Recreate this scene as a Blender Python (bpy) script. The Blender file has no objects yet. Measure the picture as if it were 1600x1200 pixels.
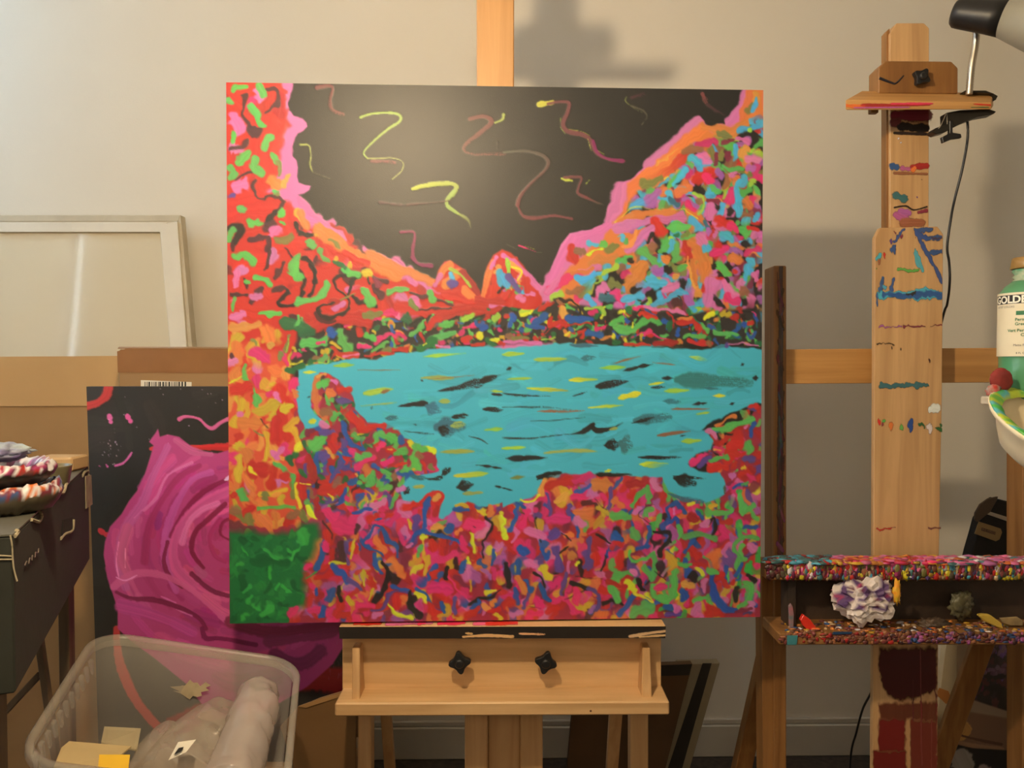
import bpy, bmesh, math, random
import numpy as np
from mathutils import Vector, Matrix
random.seed(7)
RNG = np.random.default_rng(11)
C = bpy.context.scene.collection
F = 1209.0
CAMZ = 1.08
PITCH = math.radians(1.5)
cp, sp = math.cos(PITCH), math.sin(PITCH)

# ---------------------------------------------------------------- camera
cam_d = bpy.data.cameras.new('camera'); cam = bpy.data.objects.new('camera', cam_d); C.objects.link(cam)
cam.location = (0, 0, CAMZ); cam.rotation_euler = (math.pi/2 - PITCH, 0, 0)
cam_d.sensor_fit = 'HORIZONTAL'; cam_d.sensor_width = 36.0; cam_d.lens = 36.0*F/1600.0
cam_d.clip_start = 0.02; cam_d.clip_end = 50
bpy.context.scene.camera = cam
vs = bpy.context.scene.view_settings
vs.view_transform = 'Standard'; vs.look = 'None'; vs.gamma = 1.0; vs.use_curve_mapping = False
vs.exposure = 0.0
# ---------------------------------------------------------------- world and lights
w = bpy.data.worlds.new('world'); bpy.context.scene.world = w; w.use_nodes = True
w.node_tree.nodes['Background'].inputs[0].default_value = (0.75, 0.86, 1.0, 1)
w.node_tree.nodes['Background'].inputs[1].default_value = 0.6
LAMP = (-0.22, 0.50, CAMZ + 0.60)
def area(name, loc, target, sx, sy, power, col, spread=180):
    d = bpy.data.lights.new(name, 'AREA'); d.shape = 'RECTANGLE'; d.size = sx; d.size_y = sy
    d.energy = power; d.color = col; d.spread = math.radians(spread)
    o = bpy.data.objects.new(name, d); C.objects.link(o); o.location = loc
    o.rotation_euler = (Vector(target) - Vector(loc)).to_track_quat('-Z', 'Y').to_euler()
    return o
sd = bpy.data.lights.new('lamp_bulb', 'POINT'); sd.energy = 46.0; sd.color = (1.0, 0.77, 0.47)
sd.shadow_soft_size = 0.032
so = bpy.data.objects.new('lamp_bulb', sd); C.objects.link(so); so.location = LAMP
area('daylight_fill', (-2.12, 1.62, 2.15), (-1.2, 2.1, 1.7), 0.5, 0.3, 8.5, (0.30, 0.64, 1.0))  # added area lamp off the window opening, cools the upper left wall
area('rear_fill', (-0.5, -1.4, 1.8), (-0.1, 2.1, 0.9), 1.2, 0.8, 10.3, (1.0, 0.80, 0.56))  # unseen warm fill added behind the camera to lift the ambient light

# ---------------------------------------------------------------- helpers
def P(px, py, d):
    x = (px - 800)/F; u = (600 - py)/F
    fy = cp + u*sp; fz = -sp + u*cp
    return Vector((x/fy*d, d, CAMZ + fz/fy*d))
def PC(px, py, z):
    """point on the ray of a photograph pixel at camera-axis distance z"""
    x = (px - 800)/F*z; u = (600 - py)/F*z
    return Vector((x, cp*z + u*sp, CAMZ - sp*z + u*cp))
def s2l(c):
    c = np.asarray(c, float)
    return np.where(c <= 0.04045, c/12.92, ((c + 0.055)/1.055)**2.4)
def rgb(r, g, b): return tuple(float(v) for v in s2l((r/255, g/255, b/255))) + (1.0,)

def newmat(name, col, rough=0.6, var=0.12, scale=8, bump=0.0, bscale=60, metallic=0, coat=0, stretch=(1, 1, 1), emit=0, spec=0.5, col2=None, dist=0.0, detail=4):
    m = bpy.data.materials.new(name); m.use_nodes = True; nt = m.node_tree; n = nt.nodes; l = nt.links
    b = n['Principled BSDF']; b.inputs['Roughness'].default_value = rough; b.inputs['Metallic'].default_value = metallic
    b.inputs['Specular IOR Level'].default_value = spec
    if coat: b.inputs['Coat Weight'].default_value = coat; b.inputs['Coat Roughness'].default_value = 0.05
    tc = n.new('ShaderNodeTexCoord'); mp = n.new('ShaderNodeMapping'); mp.inputs['Scale'].default_value = stretch
    l.new(tc.outputs['Object'], mp.inputs[0])
    nz = n.new('ShaderNodeTexNoise'); nz.inputs['Scale'].default_value = scale; nz.inputs['Detail'].default_value = detail
    nz.inputs['Distortion'].default_value = dist
    l.new(mp.outputs[0], nz.inputs['Vector'])
    rp = n.new('ShaderNodeValToRGB'); l.new(nz.outputs[0], rp.inputs[0])
    c = np.array(col[:3]); d = np.array((col2 or tuple(c*(1 - var*2)))[:3])
    rp.color_ramp.elements[0].position = 0.32; rp.color_ramp.elements[0].color = (*d, 1)
    rp.color_ramp.elements[1].position = 0.68; rp.color_ramp.elements[1].color = (*(np.clip(c*(1 + var*0.5), 0, 1)), 1)
    l.new(rp.outputs[0], b.inputs['Base Color'])
    if bump:
        n2 = n.new('ShaderNodeTexNoise'); n2.inputs['Scale'].default_value = bscale; n2.inputs['Detail'].default_value = 5
        l.new(mp.outputs[0], n2.inputs['Vector'])
        bp = n.new('ShaderNodeBump'); bp.inputs['Strength'].default_value = bump; bp.inputs['Distance'].default_value = 0.002
        l.new(n2.outputs[0], bp.inputs['Height']); l.new(bp.outputs[0], b.inputs['Normal'])
    if emit:
        b.inputs['Emission Color'].default_value = col; b.inputs['Emission Strength'].default_value = emit
    return m
def wood(name, a, b_, vertical=True, rough=0.5):
    st = (22, 22, 1.3) if vertical else (1.3, 22, 22)
    return newmat(name, a, rough, 0.1, 2.2, 0.15, 8, stretch=st, col2=b_, dist=0.8, detail=6)
def paintmat(name, rough=0.45, alpha=False, E=(1, 1, 1), weave=0.15, spec=0.5):
    m = bpy.data.materials.new(name); m.use_nodes = True; nt = m.node_tree; n = nt.nodes; l = nt.links
    b = n['Principled BSDF']; b.inputs['Roughness'].default_value = rough; b.inputs['Specular IOR Level'].default_value = spec
    at = n.new('ShaderNodeAttribute'); at.attribute_name = 'paint'
    l.new(at.outputs['Color'], b.inputs['Base Color'])
    if weave:
        tc = n.new('ShaderNodeTexCoord'); nz = n.new('ShaderNodeTexNoise'); nz.inputs['Scale'].default_value = 900; nz.inputs['Detail'].default_value = 2
        l.new(tc.outputs['Object'], nz.inputs['Vector'])
        bp = n.new('ShaderNodeBump'); bp.inputs['Strength'].default_value = weave; bp.inputs['Distance'].default_value = 0.0006
        l.new(nz.outputs[0], bp.inputs['Height']); l.new(bp.outputs[0], b.inputs['Normal'])
    if alpha: l.new(at.outputs['Alpha'], b.inputs['Alpha'])
    return m
def put(name, me, m=None, parent=None, smooth=False):
    o = bpy.data.objects.new(name, me); C.objects.link(o)
    if m: me.materials.append(m)
    if parent:
        L = parent['_L'] if '_L' in parent else None
        if L is not None:
            me.transform(Matrix.Translation(-Vector(L)))
        o.parent = parent
        o['_L'] = [float(v) for v in (L if L is not None else (0, 0, 0))]
    else:
        # origin at base centre
        co = [v.co for v in me.vertices]
        mn = Vector((min(c.x for c in co), min(c.y for c in co), min(c.z for c in co))); mx = Vector((max(c.x for c in co), max(c.y for c in co), max(c.z for c in co)))
        L = Vector(((mn.x+mx.x)/2, (mn.y+mx.y)/2, mn.z)); me.transform(Matrix.Translation(-L)); o.location = L
        o['_L'] = [float(v) for v in L]
    if smooth: me.shade_smooth()
    return o
def thing(name, label, cat, loc, group=None):
    o = bpy.data.objects.new(name, None); C.objects.link(o); o.location = loc; o.empty_display_size = 0.05
    o['_L'] = [float(v) for v in loc]; o['label'] = label; o['category'] = cat
    if group: o['group'] = group
    return o
def tag(o, label, cat, group=None):
    o['label'] = label; o['category'] = cat
    if group: o['group'] = group
    return o
def struct(o): o['kind'] = 'structure'; return o
def bm2me(bm, name='m'):
    bmesh.ops.recalc_face_normals(bm, faces=bm.faces); me = bpy.data.meshes.new(name); bm.to_mesh(me); bm.free(); return me
def bev(bm, r, seg=1):
    if r: bmesh.ops.bevel(bm, geom=[e for e in bm.edges], offset=r, segments=seg, affect='EDGES', clamp_overlap=True)
def add_prism(bm, front, back):
    a = [bm.verts.new(p) for p in front]; b = [bm.verts.new(p) for p in back]; n = len(a)
    bm.faces.new(a); bm.faces.new(b[::-1])
    for i in range(n): bm.faces.new((a[i], b[i], b[(i+1) % n], a[(i+1) % n]))
def prism(pts, d, t, bevel=0.001):
    """pts: photograph pixels (px,py[,d]) of the front outline at depth d; extruded t metres away from the camera"""
    bm = bmesh.new(); fr = [P(q[0], q[1], q[2] if len(q) > 2 else d) for q in pts]
    add_prism(bm, fr, [p + Vector((0, t, 0)) for p in fr]); 
    bmesh.ops.recalc_face_normals(bm, faces=bm.faces); bev(bm, bevel); return bm2me(bm)
def ypx(z, d):
    r = (z-CAMZ)/d; return 600 - F*((r*cp+sp)/(cp-r*sp))
def PZ(px, py, z):
    a = P(px, py, 1.0); t = (z-CAMZ)/(a.z-CAMZ); return Vector((a.x*t, t, z))
def R4(x0, y0, x1, y1): return [(x0, y0), (x1, y0), (x1, y1), (x0, y1)]
def hexa(fr, bk, bevel=0.001):
    bm = bmesh.new(); add_prism(bm, fr, bk); bmesh.ops.recalc_face_normals(bm, faces=bm.faces); bev(bm, bevel); return bm2me(bm)
def boxm(x0, x1, y0, y1, z0, z1, bevel=0.0):
    V_ = Vector
    return hexa([V_((x0, y0, z0)), V_((x1, y0, z0)), V_((x1, y0, z1)), V_((x0, y0, z1))], [V_((x0, y1, z0)), V_((x1, y1, z0)), V_((x1, y1, z1)), V_((x0, y1, z1))], bevel)
def tube(pts, r, seg=10, r2=None, closed_ends=True, sub=6, smoothp=True):
    pts = [Vector(p) for p in pts]
    if smoothp and len(pts) > 2:
        out = []
        for i in range(len(pts)-1):
            p0 = pts[max(i-1, 0)]; p1 = pts[i]; p2 = pts[i+1]; p3 = pts[min(i+2, len(pts)-1)]
            for k in range(sub):
                t = k/sub
                out.append(0.5*((2*p1) + (p2-p0)*t + (2*p0-5*p1+4*p2-p3)*t*t + (3*p1-p0-3*p2+p3)*t**3))
        out.append(pts[-1]); pts = out
    bm = bmesh.new(); rings = []; n = len(pts)
    up = Vector((0, 0, 1))
    for i, p in enumerate(pts):
        tg = (pts[min(i+1, n-1)] - pts[max(i-1, 0)]).normalized()
        s = tg.cross(up); 
        if s.length < 0.05: s = tg.cross(Vector((0, 1, 0)))
        s.normalize(); q = s.cross(tg)
        rr = r if r2 is None else r + (r2-r)*i/(n-1)
        if callable(r): rr = r(i/(n-1))
        rings.append([bm.verts.new(p + (s*math.cos(a) + q*math.sin(a))*rr) for a in [2*math.pi*k/seg for k in range(seg)]])
    for a, b in zip(rings, rings[1:]):
        for k in range(seg): bm.faces.new((a[k], a[(k+1) % seg], b[(k+1) % seg], b[k]))
    if closed_ends: bm.faces.new(rings[0]); bm.faces.new(rings[-1][::-1])
    return bm2me(bm)
def lathe(center, axis, prof, seg=32):
    """prof: list of (t along axis, radius)"""
    axis = Vector(axis).normalized(); s = axis.cross(Vector((0, 0, 1)))
    if s.length < 0.1: s = Vector((1, 0, 0))
    s.normalize(); q = axis.cross(s); bm = bmesh.new(); rings = []
    for t, r in prof:
        c = Vector(center) + axis*t
        rings.append([bm.verts.new(c + (s*math.cos(a)+q*math.sin(a))*max(r, 1e-4)) for a in [2*math.pi*k/seg for k in range(seg)]])
    for a, b in zip(rings, rings[1:]):
        for k in range(seg): bm.faces.new((a[k], a[(k+1) % seg], b[(k+1) % seg], b[k]))
    bm.faces.new(rings[0]); bm.faces.new(rings[-1][::-1])
    return bm2me(bm)
def join(mes):
    bm = bmesh.new()
    for m_ in mes: bm.from_mesh(m_)
    me = bpy.data.meshes.new('j'); bm.to_mesh(me); bm.free(); return me
def lump(center, rad, seed, amp=0.35, sub=4, freq=3.0, flat=(1, 1, 1)):
    from mathutils import noise
    bm = bmesh.new(); bmesh.ops.create_icosphere(bm, subdivisions=sub, radius=1.0)
    off = Vector((seed*7.3, seed*3.1, seed*1.7))
    for v in bm.verts:
        n_ = v.co.normalized(); k = 1 + amp*noise.noise(n_*freq + off) + amp*0.5*abs(noise.noise(n_*freq*2.7 + off))*2 - amp*0.3
        v.co = Vector((n_.x*flat[0], n_.y*flat[1], n_.z*flat[2]))*k*rad + Vector(center)
    return bm2me(bm)

# ---------------------------------------------------------------- painter: lays brush strokes into a grid of vertices
PAL = dict(k=(46, 38, 30), n=(84, 46, 42), r=(216, 50, 36), R=(186, 46, 38), p=(240, 52, 96), P=(232, 112, 146), o=(238, 122, 54),
           O=(246, 152, 62), y=(238, 214, 44), Y=(222, 168, 44), g=(104, 178, 76), G=(48, 106, 54), e=(66, 168, 62), d=(134, 126, 58),
           t=(82, 180, 174), T=(84, 172, 184), b=(48, 88, 138), v=(104, 74, 122), V=(186, 98, 146), w=(240, 228, 214), m=(140, 48, 60),
           l=(176, 196, 58), s=(158, 98, 60), B=(128, 62, 54), c=(96, 82, 58), z=(66, 112, 106), q=(172, 168, 74), H=(28, 92, 42), M=(178, 62, 104),
           u=(62, 90, 130), f=(216, 176, 120), i=(206, 196, 60), j=(150, 44, 76), a=(214, 120, 168), x=(110, 28, 60))
class Painter:
    def __init__(s, W, H, mapf, scale, base=None):
        s.W, s.H, s.map, s.sc = W, H, mapf, scale
        s.c = np.zeros((H, W, 3)); s.a = np.zeros((H, W)); s.h = np.zeros((H, W))
        if base is not None: s.c[:] = np.array(base)/255.; s.a[:] = 1
        s.taper = False; s.n1 = RNG.random((256, 256)); s.rng = np.random.default_rng(5)
    def col(s, k): 
        return np.array(PAL[k] if isinstance(k, str) else k, float)/255.
    def region(s, x0, x1, y0, y1):
        x0 = max(int(x0), 0); y0 = max(int(y0), 0); x1 = min(int(x1)+2, s.W); y1 = min(int(y1)+2, s.H)
        if x1 <= x0 or y1 <= y0: return None
        return x0, x1, y0, y1
    def poly(s, pts, col, soft=1.2, alpha=1.0, thick=0.0):
        q = np.array([s.map(*p) for p in pts]); r = s.region(q[:, 0].min()-2, q[:, 0].max()+2, q[:, 1].min()-2, q[:, 1].max()+2)
        if r is None: return
        x0, x1, y0, y1 = r; X, Y = np.meshgrid(np.arange(x0, x1), np.arange(y0, y1))
        ins = np.zeros(X.shape, bool); dmin = np.full(X.shape, 1e9)
        for (ax, ay), (bx, by) in zip(q, np.roll(q, -1, 0)):
            c = ((ay > Y) != (by > Y)) & (X < (bx-ax)*(Y-ay)/((by-ay) if by != ay else 1e-9)+ax); ins ^= c
            t = np.clip(((X-ax)*(bx-ax)+(Y-ay)*(by-ay))/((bx-ax)**2+(by-ay)**2+1e-9), 0, 1)
            dmin = np.minimum(dmin, np.hypot(X-ax-t*(bx-ax), Y-ay-t*(by-ay)))
        sd = np.where(ins, dmin, -dmin); al = np.clip(sd/soft+0.5, 0, 1)*alpha
        s.blend(r, al, s.col(col), thick)
        s.lastpoly = q
    def over(s, r, al, cc):
        x0, x1, y0, y1 = r; a0 = s.a[y0:y1, x0:x1]; ao = a0*(1-al)+al; k0 = (a0*(1-al)/np.maximum(ao, 1e-4))[..., None]; new = (ao > 1e-4)[..., None]
        s.c[y0:y1, x0:x1] = np.where(new, s.c[y0:y1, x0:x1]*k0+cc*(1-k0), s.c[y0:y1, x0:x1]); s.a[y0:y1, x0:x1] = ao
    def blend(s, r, al, col, thick):
        x0, x1, y0, y1 = r; A = al[..., None]
        s.over(r, al, col)
        if thick: s.h[y0:y1, x0:x1] = s.h[y0:y1, x0:x1]*(1-0.6*al) + al*thick
    def stroke(s, pts, w0, col, w1=None, col2=None, dry=0.0, soft=0.30, alpha=0.95, thick=1.0, jit=0.035, edge=0.0):
        """pts in photograph pixels, w0/w1 stroke width in photograph pixels"""
        q = np.array([s.map(*p) for p in pts], float)
        if len(q) == 1:
            a = s.rng.uniform(0, math.pi); L = w0*0.22*s.sc; v = np.array([math.cos(a), math.sin(a)])*L; q = np.array([q[0]-v, q[0]+v])
        if len(q) > 2:
            o = []
            for i in range(len(q)-1):
                p0, p1, p2, p3 = q[max(i-1, 0)], q[i], q[i+1], q[min(i+2, len(q)-1)]
                for k in range(4):
                    t = k/4; o.append(0.5*(2*p1+(p2-p0)*t+(2*p0-5*p1+4*p2-p3)*t*t+(3*p1-p0-3*p2+p3)*t**3))
            o.append(q[-1]); q = np.array(o)
        w1 = w0 if w1 is None else w1; n = len(q)-1; R0, R1 = w0*s.sc/2, w1*s.sc/2; Rm = max(R0, R1)+1.5
        r = s.region(q[:, 0].min()-Rm, q[:, 0].max()+Rm, q[:, 1].min()-Rm, q[:, 1].max()+Rm)
        if r is None: return
        x0, x1, y0, y1 = r; X, Y = np.meshgrid(np.arange(x0, x1), np.arange(y0, y1))
        best = np.full(X.shape, 1e9); T_ = np.zeros(X.shape); Cr = np.zeros(X.shape)
        for i in range(n):
            ax, ay = q[i]; bx, by = q[i+1]; dx, dy = bx-ax, by-ay; L2 = dx*dx+dy*dy+1e-9
            t = np.clip(((X-ax)*dx+(Y-ay)*dy)/L2, 0, 1); d = np.hypot(X-ax-t*dx, Y-ay-t*dy)
            cr = ((X-ax)*dy-(Y-ay)*dx)/math.sqrt(L2); m = d < best
            best[m] = d[m]; T_[m] = ((i+t)/n)[m]; Cr[m] = cr[m]
        Rr = R0+(R1-R0)*T_
        sx, sy = s.rng.integers(0, 200, 2)
        lowf = s.n1[(Y//5+sy) % 256, (X//5+sx) % 256]
        Rr = Rr*(1.04+0.24*lowf)
        ph = s.rng.uniform(0, 6.28, 2); tp = 0.85+0.15*np.sin(T_*s.rng.uniform(2, 6)+ph[0])+0.10*np.sin(T_*9+ph[1]); Rr = Rr*tp
        if s.taper: Rr = np.maximum(Rr*(0.38+0.92*np.sin(np.pi*np.clip(T_, 0.02, 0.98))**0.7), 0.7)
        al = np.clip((Rr-best)/np.maximum(Rr*soft, 0.9), 0, 1)
        u = np.clip(Cr/np.maximum(Rm, 1)*9+20, 0, 60); ui = u.astype(int); fu = u-ui
        row = s.n1[int(sx)]; br = row[ui]*(1-fu)+row[ui+1]*fu
        if dry:
            sp_ = s.n1[(Y+sy) % 256, (X+sx) % 256]
            thr = dry*(0.25+0.9*T_); al = al*np.clip((0.55*br+0.45*sp_-thr+0.35)/0.35, 0, 1)
        al = al*alpha
        c1 = s.col(col)*(1+s.rng.normal(0, jit, 3)); c2 = s.col(col2) if col2 is not None else c1
        cc = c1+(c2-c1)*T_[..., None]; cc = cc*(0.95+0.11*br[..., None])
        A = al[..., None]
        # a little of the wet paint underneath is dragged into the stroke
        s.over(r, al, np.clip(cc, 0, 1))
        if thick:
            prof = (0.5+0.8*br+0.5*np.clip(best/np.maximum(Rr, 1), 0, 1)**2)*thick
            s.h[y0:y1, x0:x1] = s.h[y0:y1, x0:x1]*(1-0.7*al)+prof*al
    def fill(s, pts, n, pal, w=(5, 11), ln=(6, 20), ang=(0, 3.14), alpha=0.92, thick=0.8, dry=0.0):
        q = np.array(pts, float); ks = list(pal); ws = np.array([pal[k] for k in ks], float); ws /= ws.sum()
        mn, mx = q.min(0), q.max(0); c = 0
        while c < n:
            x, y = s.rng.uniform(mn, mx); ins = False
            for (ax, ay), (bx, by) in zip(q, np.roll(q, -1, 0)):
                if (ay > y) != (by > y) and x < (bx-ax)*(y-ay)/(by-ay)+ax: ins = not ins
            if not ins: continue
            a = s.rng.uniform(*ang); L = s.rng.uniform(*ln)/2; b = s.rng.normal(0, L*0.5)
            dx, dy = math.cos(a)*L, math.sin(a)*L
            k1 = ks[s.rng.choice(len(ks), p=ws)]; k2 = ks[s.rng.choice(len(ks), p=ws)] if s.rng.random() < 0.25 else k1
            W_ = s.rng.uniform(*w)
            s.stroke([(x-dx, y-dy), (x-dy*b/L/1.5, y+dx*b/L/1.5), (x+dx, y+dy)], W_, k1, W_*s.rng.uniform(0.5, 1), k2, alpha=alpha, thick=thick, dry=dry)
            c += 1
    def field(s, cell):
        gh, gw = int(s.H/cell)+3, int(s.W/cell)+3; g = s.rng.normal(0, 1, (gh, gw)); y = np.arange(s.H)/cell; x = np.arange(s.W)/cell
        yi, xi = y.astype(int), x.astype(int); fy, fx = y-yi, x-xi; fy = fy*fy*(3-2*fy); fx = fx*fx*(3-2*fx)
        a = g[yi][:, xi]*(1-fx)+g[yi][:, xi+1]*fx; b = g[yi+1][:, xi]*(1-fx)+g[yi+1][:, xi+1]*fx
        return a*(1-fy[:, None])+b*fy[:, None]
    def warp(s, layers, mask=None):
        dx = sum(s.field(c)*a for c, a in layers); dy = sum(s.field(c)*a for c, a in layers)
        if mask is not None: dx *= mask; dy *= mask
        Y, X = np.mgrid[0:s.H, 0:s.W]; xx = np.clip(X+dx, 0, s.W-1.001); yy = np.clip(Y+dy, 0, s.H-1.001); xi, yi = xx.astype(int), yy.astype(int); fx, fy = xx-xi, yy-yi
        def smp(A_):
            e = (slice(None), slice(None))+(None,)*(A_.ndim-2); f1, f2 = (fx[..., None], fy[..., None]) if A_.ndim == 3 else (fx, fy)
            return (A_[yi, xi]*(1-f1)+A_[yi, xi+1]*f1)*(1-f2)+(A_[yi+1, xi]*(1-f1)+A_[yi+1, xi+1]*f1)*f2
        s.c = smp(s.c); s.h = smp(s.h); s.a = smp(s.a)
    def script(s, text, ox, oy, k=3.636):
        """'col[>col2][~] w[>w2] x,y x,y ...;' in the coordinates of an enlarged detail whose corner is (ox,oy)"""
        for it in text.replace('\n', ' ').split(';'):
            it = it.split()
            if not it: continue
            c = it[0]; dry = 0.0
            if c.endswith('~'): dry = 0.55; c = c[:-1]
            c1, c2 = (c.split('>')+[None])[:2]
            wd = it[1].split('>'); w0 = float(wd[0])/k; w1 = float(wd[1])/k if len(wd) > 1 else None
            pts = [tuple(float(v) for v in p.split(',')) for p in it[2:]]
            s.stroke([(ox+x/k, oy+y/k) for x, y in pts], w0, c1, w1, c2, dry=dry)
def surf(P_, corner, name, m, parent, E, relief=0.0003, alpha=False, hmask=False, nrm=None):
    """grid mesh through four corners (TL,TR,BR,BL), coloured by the painter's pigment, raised by its thickness"""
    H, W = P_.H, P_.W; v, u = np.meshgrid(np.linspace(0, 1, H), np.linspace(0, 1, W), indexing='ij')
    TL, TR, BR, BL = [np.array(c) for c in corner]
    co = ((1-u)*(1-v))[..., None]*TL+(u*(1-v))[..., None]*TR+(u*v)[..., None]*BR+((1-u)*v)[..., None]*BL
    nv = np.cross(TR-TL, BL-TL); nv = nv/np.linalg.norm(nv); 
    if nv[1] > 0 and nrm is None: nv = -nv
    if nrm is not None: nv = np.array(nrm)
    co = co+nv*(P_.h*relief)[..., None]
    idx = np.arange(H*W).reshape(H, W)
    f = np.stack([idx[:-1, :-1], idx[1:, :-1], idx[1:, 1:], idx[:-1, 1:]], -1).reshape(-1, 4)
    if alpha:
        am = np.maximum.reduce([P_.a[:-1, :-1], P_.a[1:, :-1], P_.a[1:, 1:], P_.a[:-1, 1:]]).ravel() > 0.03
        f = f[am]; used = np.unique(f); re = np.full(H*W, -1); re[used] = np.arange(len(used)); f = re[f]
    else: used = np.arange(H*W)
    co = co.reshape(-1, 3)[used]
    me = bpy.data.meshes.new(name); me.vertices.add(len(co)); me.vertices.foreach_set('co', co.astype(np.float32).ravel())
    me.loops.add(f.size); me.loops.foreach_set('vertex_index', f.ravel().astype(np.int32)); me.polygons.add(len(f))
    me.polygons.foreach_set('loop_start', (np.arange(len(f))*4).astype(np.int32)); me.update(calc_edges=True)
    lin = np.clip(s2l(np.clip(P_.c, 0, 1)).reshape(-1, 3)[used]*np.array(E), 0.002, 0.93)
    rgba = np.concatenate([lin, P_.a.reshape(-1, 1)[used]], 1).astype(np.float32)
    at = me.color_attributes.new('paint', 'FLOAT_COLOR', 'POINT'); at.data.foreach_set('color', rgba.ravel())
    o = put(name, me, m, parent, smooth=True)
    if alpha: o['kind'] = 'stuff'
    return o
# pigment factors that turn colours seen under the warm lamp into reflectance
E_C = (0.67, 0.93, 1.48)
# ================================================================ the large landscape painting
def canvas_map(W, H):
    def f(px, py):
        u, v = (px-351)/840, (py-135)/840
        for _ in range(3):
            u = (px-(351+10*v))/(840-11*v); v = (py-(127+16*u))/(845-22*u)
        return u*(W-1), v*(H-1)
    return f
GW, GH = 624, 628
A = Painter(GW, GH, canvas_map(GW, GH), GW/837, base=(44, 37, 29))
def zp(txt, ox, oy, k=3.636): return [(ox+float(a.split(',')[0])/k, oy+float(a.split(',')[1])/k) for a in txt.split()]
TA, TB, TC, TD, TE, TF = (340, 110), (780, 110), (340, 400), (780, 400), (340, 680), (780, 680)
# left slope: pink edge, red body
left = zp('20,40 420,50 400,110 383,170 390,215 430,240 465,262 488,290 492,312 470,335 440,350 428,375 418,420 416,470 430,500 440,540 436,590 445,625 480,640 512,645 505,668 478,690 440,700 450,725 600,860 740,960 900,1030 1060,1110 1250,1200 1480,1280 1600,1290', *TA)+[(860, 470), (860, 560), (700, 580), (470, 600), (480, 1000), (340, 1000)]
A.poly(left, 'P')
A.poly(zp('20,40 360,50 350,200 400,300 330,340 360,420 330,560 300,640 230,700 350,720 430,790 440,860 620,960 800,1070 1000,1160 1250,1260 1500,1300', *TA)+[(760, 500), (760, 560), (460, 600), (480, 1000), (340, 1000)], 'r', soft=5)
A.poly([(351, 520), (470, 560), (465, 600), (480, 700), (490, 830), (440, 990), (340, 990)], (236, 84, 50), soft=8)
A.fill([(352, 500), (462, 520), (462, 600), (480, 700), (484, 830), (355, 830)], 110, dict(r=5, o=5, p=2, Y=4, O=2, P=1, d=1), w=(9, 20), ln=(8, 30), ang=(0.9, 2.2))
A.fill([(352, 130), (440, 130), (440, 300), (560, 380), (700, 460), (700, 500), (352, 520)], 70, dict(r=7, R=2, p=1.5, P=2, n=1.5), w=(10, 22), ln=(8, 30))
# bottom foreground
A.poly([(455, 640), (520, 570), (600, 600), (690, 700), (800, 740), (900, 730), (1100, 740), (1200, 620), (1200, 1000), (340, 1000), (360, 820), (470, 820)], (176, 50, 58))
fg = [(480, 690), (600, 740), (760, 770), (840, 745), (1000, 740), (1100, 775), (1190, 740), (1190, 972), (455, 972), (480, 800)]
A.fill(fg, 260, dict(r=5, p=5, o=3, P=2, V=2, R=2, Y=1, v=1, m=1), w=(18, 34), ln=(8, 30), ang=(0.6, 2.5), alpha=0.8)
A.fill(fg, 520, dict(r=6, p=6, R=3, P=2, o=3, Y=2, y=1.2, b=2.6, v=2, V=1.5, n=2, k=1, g=0.5, m=2), w=(9, 19), ln=(6, 26), ang=(0.6, 2.5), alpha=0.86)
A.fill([(1010, 760), (1190, 760), (1190, 972), (960, 972)], 70, dict(g=4, b=2, p=2, r=2, k=1, P=1.5, e=2), w=(7, 13), ln=(10, 36), ang=(0.6, 2.6))
# left middle island and lower bank
isl = [(470, 600), (500, 570), (530, 600), (560, 655), (620, 670), (680, 710), (675, 745), (620, 780), (480, 790)]
A.fill(isl, 170, dict(g=5, r=3, b=3, R=2, v=2, s=1, p=1.5, G=2, Y=0.7, n=1), w=(6, 13), ln=(5, 20))
A.fill([(1085, 715), (1120, 670), (1190, 625), (1190, 750), (1130, 740)], 60, dict(r=5, g=2, p=3, R=2, o=1, v=1, m=1), w=(6, 13), ln=(5, 20))
# right mountain
rm = zp('1410,100 1390,150 1330,230 1270,310 1200,315 1110,265 1050,310 960,400 850,500 740,620 660,640 630,700 590,850 500,905 380,920 330,980 240,1190', *TB)+[(838, 452), (820, 480), (820, 500), (1200, 500), (1200, 100)]
A.poly(rm, 'P')
A.poly(zp('1440,100 1400,200 1360,300 1200,360 1110,310 1000,430 880,560 700,650 650,740 640,850 560,960 500,1000 400,1090 320,1200 320,1400 1500,1400 1500,100', *TB), 'o', soft=4)
inner = zp('1440,300 1200,400 1080,440 900,600 740,720 660,880 800,880 860,930 700,1050 450,1150 450,1400 1500,1400 1500,300', *TB)
A.poly(inner, 'k', soft=3)
A.fill(inner, 430, dict(T=5, P=3.4, p=2, o=3, g=3, d=2.2, V=2, m=1.4, O=1, r=1.4, l=1, s=1.2), w=(11, 20), ln=(6, 22), alpha=0.9)
# shore band
sh = [(455, 545), (470, 500), (560, 490), (640, 495), (720, 480), (800, 468), (860, 470), (960, 480), (1080, 488), (1190, 480), (1190, 540), (1080, 538), (900, 535), (800, 535), (700, 545), (600, 555), (500, 575), (455, 590)]
A.poly(sh, (60, 50, 40), soft=4)
A.fill(sh, 330, dict(g=4, G=3, r=3.4, R=1.5, b=2.2, k=2, Y=1.2, s=1, p=1.5, y=0.5, o=0.8), w=(5, 10), ln=(4, 16))
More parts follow.
